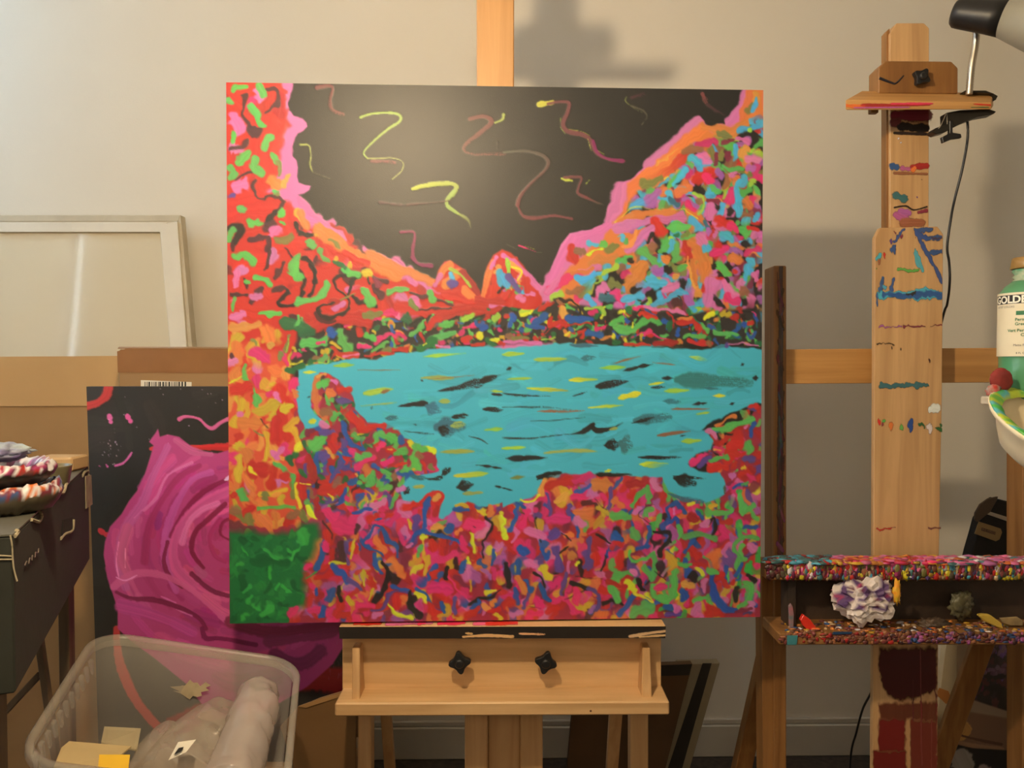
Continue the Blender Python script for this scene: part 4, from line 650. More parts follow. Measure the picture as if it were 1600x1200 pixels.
# crusted palettes (vertex coloured relief)
def crusty(name, label, px, py, d, R, Hh, cols, seed, par=None):
    c_ = P(px, py, d); c_.z = 0; rr = random.Random(seed); from mathutils import noise
    n, m_ = 96, 16; bm = bmesh.new(); lay = bm.verts.layers.float_color.new('paint'); rings = []
    prof = [(.25, 0), (.72, .0), (.86, .12), (.95, .34), (1.0, .55), (1.0, .68), (.97, .86), (.92, 1.0), (.84, .9), (.76, .7), (.68, .5), (.58, .38), (.45, .3), (.32, .3), (.2, .32), (.08, .3)]
    for i, (r0, h0) in enumerate(prof):
        ring = []
        for k in range(n):
            a = 6.2832*k/n; nz = noise.noise(Vector((math.cos(a)*5+seed, math.sin(a)*5, i*.6))); nz2 = noise.noise(Vector((math.cos(a)*16+seed, math.sin(a)*16, i*1.1)))
            ra = R*(r0*(1+.05*nz)+.03*nz2*(r0 > .7)); v = bm.verts.new((c_.x+ra*math.cos(a), c_.y+ra*math.sin(a), Hh*(h0+(.16*nz+.14*nz2)*(h0 > .05))))
            band = noise.noise(Vector((math.cos(a)*3.2+seed*3, math.sin(a)*3.2, i*.55)))*.5+.5
            if i <= 4: ck = cols['under']
            else:
                lst = cols['rim'] if i <= 10 else cols['in']; ck = lst[int(band*1.5*len(lst)) % len(lst)]
            v[lay] = (*np.clip(s2l(np.array(PAL.get(ck, (200, 200, 200)))/255)*np.array((.66, .74, .9)), 0, .9), 1); ring.append(v)
        rings.append(ring)
    for a_, b_ in zip(rings, rings[1:]):
        for k in range(n): bm.faces.new((a_[k], a_[(k+1) % n], b_[(k+1) % n], b_[k]))
    bm.faces.new(rings[0]); bm.faces.new(rings[-1])
    return bm2me(bm)
M_crust = paintmat('thick_dried_paint', .35, weave=0)
pa = crusty('p', '', 6, 790, .93, .062, .034, dict(under='c', rim=['w', 'w', 'u', 'm', 'w', 'o'], **{'in': ['x', 'k', 'b', 'k', 'B', 'n', 'k']}), 4)
pa.transform(Matrix.Translation((0, 0, z0+.0025))); ob = put('crusted_paint_dish', pa, M_crust, None, True); tag(ob, 'lower white dish crusted with dark, blue and orange paint on black box', 'palette')
pb = crusty('p', '', -2, 745, .93, .060, .026, dict(under='k', rim=['w', 'B', 'R', 'w', 'x', 'M'], **{'in': ['v', 'u', 'v', 'x', 'z']}), 9)
pb.transform(Matrix.Translation((0, 0, z0+.0345))); ob = put('crusted_paint_dish', pb, M_crust, None, True); tag(ob, 'upper dish with pink, red and violet dried paint stacked on another dish', 'palette')
dc = P(-4, 722, .93); 
ob = put('dried_paint_lump', lump((dc.x, dc.y, z0+.072), .03, 5, .3, 4, 3, (1.15, 1.1, .38)), newmat('violet_dried_paint', rgb(90, 78, 120), .5, .3, 40, .5, 60, col2=rgb(170, 188, 190)[:3]), None, True)
tag(ob, 'rough lump of violet and pale blue dried paint topping the dishes', 'paint')
# small things behind the dishes
g0 = PZ(70, 757, z0+.003); 
ob = put('plastic_tub', lathe((g0.x+.012, g0.y, z0+.003), (0, 0, 1), [(0, .020), (.001, .021), (.026, .025), (.028, .026), (.028, .0235), (.004, .019)], 28), newmat('murky_plastic', rgb(120, 112, 84), .3, .2, 20), None, True)
tag(ob, 'small murky plastic tub standing behind the crusted dishes', 'tub')
g1 = PZ(84, 737, z0+.003)
ob = put('card_tray', boxm(g1.x-.035, g1.x+.03, g1.y, g1.y+.05, z0+.003, z0+.026, .003), newmat('tan_card', rgb(184, 150, 104), .8, .06)); tag(ob, 'small tan card packet on back edge of black storage box', 'packet')

# ---- translucent bin
M_bin = bpy.data.materials.new('frosted_plastic'); M_bin.use_nodes = True; nt = M_bin.node_tree; n = nt.nodes; l = nt.links
for x_ in list(n): n.remove(x_)
o_ = n.new('ShaderNodeOutputMaterial'); mx = n.new('ShaderNodeMixShader'); tr = n.new('ShaderNodeBsdfTransparent'); pr = n.new('ShaderNodeBsdfPrincipled'); nz = n.new('ShaderNodeTexNoise'); mr = n.new('ShaderNodeMapRange')
tr.inputs[0].default_value = (.93, .91, .88, 1); pr.inputs['Base Color'].default_value = rgb(190, 184, 176); pr.inputs['Roughness'].default_value = .35
nz.inputs['Scale'].default_value = 9; nz.inputs['Detail'].default_value = 5
tcn = n.new('ShaderNodeTexCoord'); l.new(tcn.outputs['Object'], nz.inputs['Vector'])
mr.inputs['To Min'].default_value = .24; mr.inputs['To Max'].default_value = .40; l.new(nz.outputs[0], mr.inputs['Value'])
l.new(mr.outputs[0], mx.inputs[0]); l.new(tr.outputs[0], mx.inputs[1]); l.new(pr.outputs[0], mx.inputs[2]); l.new(mx.outputs[0], o_.inputs[0])
def filmmat(name, col, a, rough=.15):
    m = M_bin.copy(); m.name = name
    for q in m.node_tree.nodes:
        if q.type == 'MAP_RANGE': q.inputs['To Min'].default_value = a-.1; q.inputs['To Max'].default_value = min(a+.15, 1)
        if q.type == 'BSDF_PRINCIPLED': q.inputs['Base Color'].default_value = col; q.inputs['Roughness'].default_value = rough
    return m
M_rim = filmmat('frosted_rim', rgb(196, 190, 180), .30, .3)
BL, BR, FL = PC(150, 984, 1.25), PC(470, 1030, 1.30), PC(20, 1188, .93); FR = FL+(BR-BL)
ux, uy = (BR-BL), (FL-BL); lx, ly = ux.length, uy.length; ux.normalize(); uy.normalize(); bn = ux.cross(uy).normalized()
if bn.z > 0: bn = -bn      # bn points down into the bin
bc = (BL+FR)/2
def ring(inset, depth, rad, n=10):
    hx, hy = lx/2-inset, ly/2-inset; out_ = []
    for sx, sy, a0 in ((1, 1, 0), (-1, 1, 90), (-1, -1, 180), (1, -1, 270)):
        for k in range(n):
            a = math.radians(a0+90*k/(n-1)); out_.append(bc+ux*(sx*(hx-rad)+rad*math.cos(a))+uy*(sy*(hy-rad)+rad*math.sin(a))+bn*depth)
    return out_
def loft(rings, close=True):
    bm = bmesh.new(); R_ = [[bm.verts.new(p) for p in r] for r in rings]; n_ = len(R_[0])
    for a_, b_ in zip(R_, R_[1:]):
        for k in range(n_): bm.faces.new((a_[k], a_[(k+1) % n_], b_[(k+1) % n_], b_[k]))
    if close: bm.faces.new(R_[-1])
    return bm2me(bm)
DB = 0.23
bn_t = thing('storage_bin', 'translucent frosted plastic bin in front, holding clear bags and yellow paper', 'bin', bc+bn*DB)
put('bin_body', loft([ring(.010, .004, .045), ring(.012, .02, .045), ring(.016, .022, .045), ring(.024, .12, .042), ring(.034, DB-.02, .038), ring(.045, DB, .03)]), M_bin, bn_t, True)
put('rim', loft([ring(.008, .016, .047), ring(-.001, .016, .055), ring(-.002, .003, .056), ring(0, 0, .055), ring(.007, 0, .048), ring(.008, .016, .047)], False), M_rim, bn_t, True)
# ribs under the left rim
for k in range(11):
    t = .14+.07*k; c_ = BL+uy*ly*t+bn*.026+ux*.006
    put('rib', hexa([c_-uy*.005, c_+uy*.005, c_+uy*.005+ux*.006, c_-uy*.005+ux*.006], [c_-uy*.004+bn*.022+ux*.008, c_+uy*.004+bn*.022+ux*.008, c_+uy*.004+bn*.022+ux*.011, c_-uy*.004+bn*.022+ux*.011], .001), M_rim, bn_t)
# support under the bin
lowz = min((bc+bn*DB+ux*a*(lx/2-.045)+uy*b*(ly/2-.045)).z for a in (-1, 1) for b in (-1, 1))
cc = bc+bn*DB
ob = put('moving_box', boxm(cc.x-.14, cc.x+.13, cc.y-.12, cc.y+.12, 0, lowz+.004, .004), M_card); tag(ob, 'plain cardboard moving box underneath the translucent bin', 'box')
# contents
def inb(u_, v_, dpt): return BL+ux*lx*u_+uy*ly*v_+bn*dpt
M_film = filmmat('clear_bag_film', rgb(196, 184, 180), .50, .12); M_film2 = filmmat('milky_bag_film', rgb(190, 178, 166), .42, .2)
M_film.node_tree.nodes['Principled BSDF'].inputs['Specular IOR Level'].default_value = .8
def bag(name, label, pts, r0, r1, seed, m, sq=.6):
    from mathutils import noise
    me = tube(pts, lambda t: r0+(r1-r0)*t if .04 < t < .96 else (r0 if t < .5 else r1)*.55, 40, sub=14)
    for v in me.vertices:
        nn = noise.noise(Vector((v.co.x*40, v.co.y*40, v.co.z*12))+Vector((seed, 0, 0)))*.005+abs(noise.noise(v.co*55+Vector((seed, 3, 0))))*.004; v.co += Vector((nn, nn*.5, nn))
    o = put(name, me, m, None, True); return tag(o, label, 'bag')
bag('rolled_plastic_bag', 'milky rolled plastic bag standing upright at right inside the bin', [PC(404, 1082, 1.19), PC(392, 1125, 1.13), PC(366, 1200, 1.06), PC(352, 1240, 1.02)], .030, .042, 3, M_film)
bag('clear_plastic_bag', 'crumpled clear plastic bag bearing a small white label, in the bin', [PC(352, 1118, 1.19), PC(310, 1165, 1.11), PC(272, 1240, 1.03)], .030, .066, 8, M_film2)
bag('small_plastic_bag', 'small crumpled plastic bag at the bin centre, left of the others', [PC(262, 1150, 1.16), PC(240, 1185, 1.10), PC(225, 1240, 1.05)], .022, .035, 14, M_film2)
lbq = [PC(278, 1160, 1.005), PC(306, 1156, 1.005), PC(291, 1175, .998), PC(263, 1188, .998)]
lbo = put('sticker_label', hexa(lbq, [p+Vector((0, .001, 0)) for p in lbq], 0), M_white); tag(lbo, 'small white sticker with dark print on the crumpled clear bag', 'sticker')
lq = [PC(279, 1169, 1.000), PC(287, 1167, 1.000), PC(283, 1174, .997), PC(271, 1180, .997)]
put('print', hexa(lq, [p+Vector((0, .0004, 0)) for p in lq], 0), M_ink, lbo)
def sheet(name, label, q, m, t=.002, cat='paper'):
    return tag(put(name, hexa(q, [p+Vector((0, .0, -t)) for p in q], 0), m), label, cat)
sheet('yellow_paper', 'bright yellow paper lying at the bottom of the translucent bin', [PC(155, 1179, 1.02), PC(203, 1179, 1.02), PC(196, 1240, .96), PC(150, 1240, .96)], newmat('yellow_paper', rgb(236, 190, 50), .7, .05))
sheet('cream_card', 'pale cream card lying inside the bin left of the yellow paper', [PC(96, 1168, 1.03), PC(108, 1158, 1.05), PC(205, 1166, 1.07), PC(190, 1178, 1.05), PC(150, 1200, 1.02), PC(84, 1198, .99)], newmat('cream_card', rgb(196, 174, 128), .8, .08))
sheet('folded_card', 'folded pale card standing behind the cream card inside the bin', [PC(163, 1135, 1.13), PC(220, 1138, 1.13), PC(214, 1172, 1.10), PC(158, 1160, 1.09)], newmat('grey_card', rgb(170, 156, 124), .8, .1))

rs = random.Random(12); pl_ = []
for k in range(26):
    a = 6.2832*k/26; pl_.append(PC(299+math.cos(a)*30*rs.uniform(.55, 1.15), 1077+math.sin(a)*13*rs.uniform(.4, 1.3), 1.262))
put('label_residue', hexa(pl_, [p+Vector((0, .0006, 0)) for p in pl_], 0), newmat('paper_residue', rgb(190, 172, 138), .8, .1, 60), bn_t)
# ================================================================ centre easel
M_pine = wood('pine_vertical', rgb(204, 164, 116), rgb(188, 146, 98)); M_pineh = wood('pine_horizontal', rgb(212, 174, 126), rgb(196, 156, 108), False)
def toz(x0, x1, yt, d, t, m, name, par, xb0=None, xb1=None, z=0.0, bevel=.002):
    yb_ = ypx(z, d); return put(name, prism([(x0, yt), (x1, yt), (x1 if xb1 is None else xb1, yb_), (x0 if xb0 is None else xb0, yb_)], d, t, bevel), m, par)
ez = thing('centre_easel', 'pale pine easel with open tray holding the large landscape painting', 'easel', (-.03, 1.40, 0))
put('mast', prism([(743.5, -330), (804, -330), (803, 200), (802, 990), (746, 990), (745, 200)], 1.392, .020, .002), wood('mast_pine', rgb(186, 142, 94), rgb(172, 128, 80)), ez)
toz(726, 762, 1000, 1.376, .03, M_pine, 'post_rail', ez); toz(813, 848, 1000, 1.376, .03, M_pine, 'post_rail', ez)
toz(762, 813, 1000, 1.392, .014, M_pine, 'inner_slat', ez)
toz(559, 580, 1112, 1.40, .034, M_pine, 'leg', ez, 559, 580); toz(985, 1013, 1112, 1.40, .034, M_pine, 'leg', ez, 985, 1013)
def slant(name, x0, x1, y0, X0, X1, Y1, d0, d1, t, m, par):
    """slanting bar through two pixel spans, run on down to the floor"""
    a0, a1, b0, b1 = P(x0, y0, d0), P(x1, y0, d0), P(X0, Y1, d1), P(X1, Y1, d1); k = a0.z/(a0.z-b0.z)
    c0, c1 = a0+(b0-a0)*k, a1+(b1-a1)*k; c1.z = c0.z = 0
    q = [a0, a1, c1, c0]; return put(name, hexa(q, [p+Vector((0, t, 0)) for p in q], .001), m, par)
slant('leg', 593, 609, 1100, 600, 616, 1200, 1.50, 1.56, .018, M_pine, ez); slant('leg', 954, 974, 1100, 948, 966, 1200, 1.50, 1.56, .018, M_pine, ez)
put('floor_beam', boxm(-.27, .28, 1.39, 1.43, .03, .08, .002), M_pineh, ez)
# tray
M_lip = newmat('ledge_face_black_paint', rgb(34, 28, 24), .5, .1, 12)
put('upper_ledge', prism([(530, 979), (1040, 978), (1039, 997), (531, 998)], 1.302, .074, .0005), M_pineh, ez)
Lp_ = Painter(520, 26, lambda px, py: ((px-529)/511*519, (py-978)/20*25), 1.0)
Lp_.poly([(520, 970), (1050, 970), (1050, 1010), (520, 1010)], (34, 27, 22), thick=1)
for p_ in ([(724, 995), (760, 993), (800, 995)], [(985, 995), (1012, 990), (1040, 986)], [(1000, 996), (1041, 993)], [(812, 990), (850, 991)], [(728, 989), (736, 990)]): Lp_.stroke(p_, 7 if len(p_) > 2 else 5, (226, 184, 124), dry=.5 if p_[0][0] == 812 else .15)
le = surf(Lp_, [P(529.5, 979.6, 1.3015), P(1040.5, 978.6, 1.3015), P(1039.5, 997, 1.3015), P(530.5, 998, 1.3015)], 'black_paint', paintmat('black_daub', .5, True, weave=0), ez, (1, 1, 1.1), relief=.0002, alpha=True)
Lt_ = Painter(500, 8, lambda px, py: (px, py), 1.0)
for x0_, x1_, c_ in ((20, 60, 'r'), (70, 140, 'P'), (150, 190, 'p'), (205, 280, 'P'), (300, 318, 'p'), (318, 345, 'R'), (120, 128, 'p'), (470, 500, 'p'), (225, 300, 'r')): Lt_.stroke([(x0_, 4), (x1_, 3)], 5, c_, dry=.3, thick=0)
zt = P(530, 979, 1.302).z+.0006
surf(Lt_, [Vector((P(531, 980, 1.302).x, 1.335, zt)), Vector((P(1039, 980, 1.302).x, 1.335, zt)), Vector((P(1039, 980, 1.302).x, 1.302, zt)), Vector((P(531, 980, 1.302).x, 1.302, zt))], 'pink_paint', paintmat('pink_smear', .5, True, weave=0), ez, (1, 1, 1.1), relief=0, alpha=True, nrm=(0, 0, 1))
put('tray_back', prism([(535, 994), (1033, 994), (1033, 1083), (535, 1083)], 1.345, .022, .001), M_pineh, ez)
def tside(name, x0, x1, dtop, dbot, x0b=None, x1b=None):
    fr_ = [P(x0, 1012, dtop), P(x1, 1012, dtop), P(x1b or x1, 1095, dbot), P(x0b or x0, 1095, dbot)]; zb_ = P(x0, 1078, 1.345).z
    bk = [Vector((p.x, 1.3449, p.z)) for p in fr_]; put(name, hexa(fr_, bk, .0015), M_pine, ez)
tside('tray_side', 550, 562, 1.318, 1.300); tside('tray_side', 1004, 1016, 1.318, 1.300, 1003, 1019)
put('lower_ledge', prism([(523, 1099), (1046, 1096), (1046, 1117.5), (523, 1120)], 1.284, .082, .0025), M_pineh, ez)
def star_knob(px, py, d, rpx, par, m=M_blackp, name='knob', rot=.3, stem=.03):
    c_ = P(px, py, d); r_o = rpx/F*d; kb = bmesh.new(); pts = []
    for k in range(48):
        a = 2*math.pi*k/48; pts.append(c_+Vector((math.cos(a), 0, math.sin(a)))*r_o*(.66+.34*(.5+.5*math.cos(4*(a-rot)))**1.6))
    add_prism(kb, pts, [p+Vector((0, .011, 0)) for p in pts]); bmesh.ops.recalc_face_normals(kb, faces=kb.faces)
    hub = lathe(c_+Vector((0, -.005, 0)), (0, 1, 0), [(0, r_o*.3), (.002, r_o*.42), (.006, r_o*.45)], 20)
    me = bm2me(kb); o = put(name, join([me, hub]), m, par); bvm = o.modifiers.new('b', 'BEVEL'); bvm.width = .0022; bvm.segments = 2; bvm.limit_method = 'ANGLE'
    put('stem', lathe(c_+Vector((0, .0105, 0)), (0, 1, 0), [(0, .0045), (stem-.011, .0045)], 14), m, par); return o
star_knob(718, 1037, 1.315, 18, ez, rot=.15, stem=.031); star_knob(853, 1037, 1.315, 18, ez, rot=-.25, stem=.031)
put('knot', lathe(P(923, 1111, 1.2838), (0, 1, 0), [(0, .0018), (.0006, .0018)], 10), newmat('dark_knot', rgb(86, 48, 24), .7, .1), ez)
# top holder, just above the frame: its shadow shows on the wall
put('top_holder', prism([(664, -92), (915, -84), (915, -64), (664, -68)], 1.33, .06, .002), M_pineh, ez)
put('top_block', prism([(716, -128), (832, -128), (842, -118), (842, -86), (706, -88), (706, -118)], 1.352, .038, .002), M_pine, ez)

# ---- stretched canvases leaning behind the centre easel, right
M_dkc = newmat('raw_dark_board', rgb(96, 70, 44), .85, .1, 8); M_ltc = newmat('primed_canvas_edge', rgb(150, 138, 112), .8, .05, 20); M_blk = newmat('black_edge', rgb(44, 38, 32), .7, .1)
def panel(name, label, pts, d, t, m, cat='canvas', kids=()):
    yb_ = ypx(0, d); o = put(name, prism(pts(yb_), d, t, .001), m); tag(o, label, cat)
    for nm, pp, mm in kids: put(nm, prism(pp(yb_), d-.0015, .0014, 0), mm, o)
    return o
def dg(x0, y0, x1, y1, yb_): return x0+(x1-x0)*(yb_-y0)/(y1-y0)
panel('leaning_board', 'dark brown board leaning behind the right legs of the centre easel', lambda b: [(900, 1044), (1082, 1037), (dg(1082, 1037, 1040, 1200, b), b), (880, b)], 1.84, .02, M_dkc, 'board',
      [('dark_top_rail', lambda b: [(900, 1044), (1081, 1038), (1077, 1055), (900, 1060)], M_blk)])
panel('leaning_canvas', 'grey edged canvas leaning beside the dark board by centre easel legs', lambda b: [(1060, 1038), (1125, 1036), (dg(1125, 1036, 1078, 1200, b), b), (dg(1060, 1038, 1015, 1200, b), b)], 1.90, .03, M_ltc, 'canvas',
      [('black_side', lambda b: [(1098, 1036.5), (1112, 1036.5), (dg(1112, 1036, 1066, 1200, b), b), (dg(1098, 1036, 1044, 1200, b), b)], M_blk)])
# ================================================================ right easel
M_oak = wood('beech_vertical', rgb(206, 166, 118), rgb(184, 144, 98)); M_oakh = wood('beech_horizontal', rgb(198, 150, 92), rgb(178, 130, 74), False)
M_oakd = wood('dark_beech', rgb(150, 106, 58), rgb(122, 82, 42))
re_ = thing('paint_spattered_easel', 'tall paint-spattered wooden studio easel with crusted tray at right', 'easel', (.75, 1.45, 0))
yf = ypx(0, 1.44)
put('mast', prism([(1367, 372), (1375, 356), (1465, 354), (1474, 366), (1472, 620), (1467, 880), (1463, yf), (1362, yf), (1365, 880)], 1.44, .012, .001), M_oak, re_)
put('inner_mast', prism([(1390, 900), (1391, 52), (1401, 36), (1444, 36), (1452, 44), (1450, 900)], 1.455, .03, .001), M_oak, re_)
put('groove_rail', prism([(1384, 900), (1385, 50), (1390, 44), (1389, 900)], 1.462, .02, .0005), M_oakd, re_)
def upright(x0, x1, yt, d, t): return toz(x0, x1, yt, d, t, M_oakd, 'upright', re_)
upright(1209, 1229, 415, 1.47, .055); upright(1598, 1650, 452, 1.47, .05)
put('crossbar', prism([(1205, 546), (1640, 543), (1640, 597), (1205, 600)], 1.488, .02, .001), M_oakh, re_)
slant('brace', 1194, 1217, 1005, 1150, 1176, 1200, 1.56, 1.66, .03, M_oakd, re_); slant('brace', 1520, 1556, 1005, 1449, 1484, 1200, 1.56, 1.60, .012, M_oakd, re_)
slant('lower_leg', 1190, 1210, 900, 1192, 1210, 1200, 1.475, 1.475, .04, M_oakd, re_)
put('floor_beam', boxm(P(1190, 900, 1.47).x, P(1640, 900, 1.47).x, 1.46, 1.53, .02, .08, .002), M_oakd, re_)
# clamp head
put('clamp_block', prism([(1373, 106), (1384, 95), (1487, 96), (1497, 106), (1497, 146), (1373, 146)], 1.415, .04, .0015), M_oakd, re_)
hs = [P(1350, 142, 1.415), P(1553, 145, 1.415), P(1553, 160, 1.40), P(1350, 160, 1.40)]
put('clamp_bar', hexa([P(1321, 156, 1.372), P(1549, 160, 1.372), P(1549, 171, 1.372), P(1321, 172, 1.372)], [P(1346, 142, 1.43), P(1552, 145, 1.43), P(1552, 166, 1.43), P(1346, 166, 1.43)], .0015), M_oakh, re_)
star_knob(1442, 119, 1.398, 14, re_, rot=1.0, stem=.017)
put('peg', prism([(1361, 166), (1373, 166), (1373, 176), (1361, 176)], 1.39, .012, .001), M_oakd, re_)
put('ink_mark', tube([P(1374, 122, 1.4148), P(1392, 129, 1.4148), P(1400, 130, 1.4148), P(1412, 118, 1.4148)], lambda t: .0026*(1-.6*t), 8), newmat('blue_black_ink', rgb(34, 34, 48), .5, .1), re_)
# painted marks
M_mark = paintmat('paint_marks', .45, True, weave=0)
mk = Painter(220, 1040, lambda px, py: ((px-1362)*2, (py-352)*1.22), 1.6)
def ms(txt, ox, oy, k=4): mk.script(txt, ox, oy, k)
ms('''u 24 920,235 1020,235;u 30 930,260 1000,285;u 24 1000,285 1080,280;u 34>24 930,250 980,360 1040,460 1085,560;u 24 990,380 1090,378;u 16 1090,560 1095,590;u 16 850,230 790,300;v 24 770,305;m 20 830,280;u 36 770,360 795,345;r 20 730,385;T 26 680,415 700,390;s 14 690,440 705,420;n 8 1020,285 1095,285;
T 36>26 920,370 940,430 965,490;g 14>20 810,472 880,478 940,480;g 10 680,480;T 24 690,600 710,580 730,590;u 30 700,600 715,540;u 30 770,600 785,550;T 44 690,640 900,635 1085,635;(36,70,140) 26 720,635 790,640;b 30 780,645 1000,635 1085,635;k 16 860,628 920,625;u 20 680,640 680,690;
m 10 850,830 980,830;m 8 1020,828 1090,825;V 8 690,832 840,832;k 7 680,938 790,940;k 12 770,965;k 10 830,965;n 14 1005,1038;z 20 700,1195 880,1190 1000,1198;m 8 790,250 800,270;r 7 920,290;k 8 940,300'''.replace('(36,70,140)', 'b'), 1200, 300)
ms('''r 24 690,225;g 24 720,220;m 20 715,240;o 36 770,250;g 30 830,260;(b) 44 890,250;G 12 940,235 980,250 980,262;w 36 1010,262;G 12 1045,262 1090,270;G 20 1080,250;w 40 1010,150 1060,135;r 14>6 680,888 800,882;B 10 1000,880 1080,882;z 16 700,5 960,0'''.replace('(b)', 'b'), 1200, 600)
ms('''B 8 950,440 960,1180;B 8 1020,900 1020,1190;n 8 905,640 905,900;B 10 1045,450 1050,1190''', 1200, 900)
mp = lambda t: [(1200+float(a.split(',')[0])/4, 900+float(a.split(',')[1])/4) for a in t.split()]
for t_, c_, a_ in (('700,440 1055,440 1050,600 1055,700 980,730 900,760 820,770 760,740 720,690 690,560', (78, 20, 18), .9), ('700,500 1000,480 1040,700 860,750 740,700', (64, 12, 12), .5), ('690,790 1055,780 1058,900 700,890', (100, 36, 22), .75), ('690,890 860,890 855,1100 690,1090', (124, 26, 22), .88), ('890,900 1055,900 1055,1300 890,1300', (118, 44, 28), .85), ('660,1090 860,1100 870,1300 655,1300', (118, 26, 20), .9)):
    mk.poly(mp(t_), c_, soft=7, alpha=a_, thick=.3)
mk.warp([(14, 1.6), (6, 1.2)])
mk.script('B 8 950,440 960,1180;B 8 1020,900 1020,1190;n 7 905,640 905,900', 1200, 900, 4)
surf(mk, [P(1362, 352, 1.4394), P(1472, 352, 1.4394), P(1472, 1204, 1.4394), P(1362, 1204, 1.4394)], 'paint_marks', M_mark, re_, (.95, 1, 1.3), relief=.0004, alpha=True)
mk = Painter(140, 420, lambda px, py: ((px-1388)*2, (py-170)*2), 2.0)
ms('''m 80 790,720 990,720;k 60 830,790 880,790;k 60 900,800 985,800;k 20 790,830 1000,838;B 60 800,760;V 30 840,1050 880,1055;R 40 900,1040 990,1035;u 50 790,1040;o 34 910,1055;s 20 790,1080 990,1085;w 12 815,865;w 10 830,890;k 6 960,1120''', 1200, 0)
ms('''z 50 800,20 850,40;k 14 790,95 860,85 910,110 990,90;V 44 830,120 880,130;V 60 800,140 850,170;m 26 940,125 985,115;s 60 850,190 960,190;v 10 930,30''', 1200, 300)
surf(mk, [P(1391, 170, 1.4544), P(1451, 170, 1.4544), P(1450.5, 353, 1.4544), P(1390.5, 353, 1.4544)] if False else [P(1388, 170, 1.4542), P(1458, 170, 1.4542), P(1458, 380, 1.4542), P(1388, 380, 1.4542)], 'paint_marks', M_mark, re_, (.95, 1, 1.3), relief=.0004, alpha=True)
mk = Painter(240, 40, lambda px, py: ((px-1320)*1, (py-140)*1), 1.0)
mk.script('''p~ 40 800,630 1000,625;r 26 600,625 760,640;o 60 510,640 560,600;V 26 540,665 700,660;r 24 1310,640 1395,640;G 24 1290,665 1370,665;m 20 760,650 900,655;d 30 1020,650 1250,650''', 1200, 0, 4)
surf(mk, [P(1321, 141, 1.4285), P(1559, 141, 1.4285), P(1559, 180, 1.35), P(1321, 180, 1.35)], 'paint_smear', M_mark, re_, (.95, 1, 1.3), relief=.0003, alpha=True) if False else None
cs = Painter(230, 34, lambda px, py: ((px-1321), (py-156)*2), 1.0)
cs.stroke([(1321, 165), (1345, 167)], 16, 'o', alpha=.8); cs.stroke([(1350, 164), (1400, 164), (1450, 162)], 13, 'R', dry=.15, alpha=.8); cs.stroke([(1395, 161), (1455, 160)], 10, 'p', dry=.2, alpha=.7); cs.stroke([(1335, 169), (1420, 168)], 6, 'V', dry=.2); cs.stroke([(1525, 160), (1549, 162)], 7, 'r'); cs.stroke([(1520, 168), (1545, 168)], 5, 'G')
surf(cs, [P(1321.5, 157, 1.3712), P(1548.5, 160.5, 1.3712), P(1548.5, 170.5, 1.3712), P(1321.5, 171.5, 1.3712)], 'paint_smear', M_mark, re_, (.95, 1, 1.3), relief=.0003, alpha=True)
# left upright paint
up = Painter(44, 980, lambda px, py: ((px-1208)*2, (py-414)), 1.4)
rr = random.Random(4)
up.stroke([(1220, 414), (1219, 700), (1219, 880)], 15, (74, 62, 56), thick=.5)
for k in range(60):
    y_ = rr.uniform(420, 880); up.stroke([(rr.uniform(1213, 1226), y_), (rr.uniform(1213, 1226), y_+rr.uniform(8, 40))], rr.uniform(3, 7), rr.choice(['z', 'n', 'B', 'k', 'c', 'u', 'x'] if y_ < 720 else ['B', 'x', 'n', 'V', 'B', 'c']), alpha=.55)
surf(up, [P(1209.5, 416, 1.4692), P(1228.5, 416, 1.4692), P(1228.5, 1390, 1.4692), P(1209.5, 1390, 1.4692)], 'paint_marks', M_mark, re_, (.9, .95, 1.1), relief=.0006, alpha=True)
# tray
M_tdk = newmat('stained_tray_wood', rgb(70, 52, 40), .6, .25, 14, .3, 40, col2=rgb(44, 34, 28)[:3])
put('tray_back', prism([(1226, 896), (1660, 896), (1660, 1000), (1226, 1000)], 1.40, .012, .001), M_tdk, re_)
put('upper_ledge', prism([(1198, 882), (1660, 882), (1660, 907), (1198, 907)], 1.345, .056, .002), M_oakd, re_)
put('lower_ledge', prism([(1218, 990), (1660, 990), (1660, 1008), (1218, 1008)], 1.325, .092, .002), M_oakd, re_)
put('tray_divider', prism([(1232, 905), (1244, 905), (1244, 992), (1232, 992)], 1.36, .04, .001), M_tdk, re_)
def crust(name, par, gen, n, seed):
    """hundreds of small dried paint drips joined into one crust"""
    g = random.Random(seed); ib = bmesh.new(); bmesh.ops.create_icosphere(ib, subdivisions=1, radius=1); bv = np.array([v.co[:] for v in ib.verts]); bf = np.array([[v.index for v in f.verts] for f in ib.faces]); ib.free()
    V2, F2, C2 = [], [], []
    for i in range(n):
        c_, s_, k_ = gen(g); jit = np.array([[g.uniform(.8, 1.2)] for _ in bv]); vv = bv*np.array(s_)*jit+np.array(c_)
        F2.append(bf+len(V2)*len(bv)); V2.append(vv); col_ = np.clip(s2l(np.clip(np.array(PAL[k_])/255*g.uniform(.75, 1.05), 0, 1))*np.array((.9, .95, 1.2)), 0, .9); C2.append(np.tile(np.append(col_, 1), (len(bv), 1)))
    me = bpy.data.meshes.new(name); me.from_pydata(np.concatenate(V2).tolist(), [], np.concatenate(F2).tolist()); me.update()
    at = me.color_attributes.new('paint', 'FLOAT_COLOR', 'POINT'); at.data.foreach_set('color', np.concatenate(C2).astype(np.float32).ravel())
    o = put(name, me, M_crust, par, True); o['kind'] = 'stuff'; return o
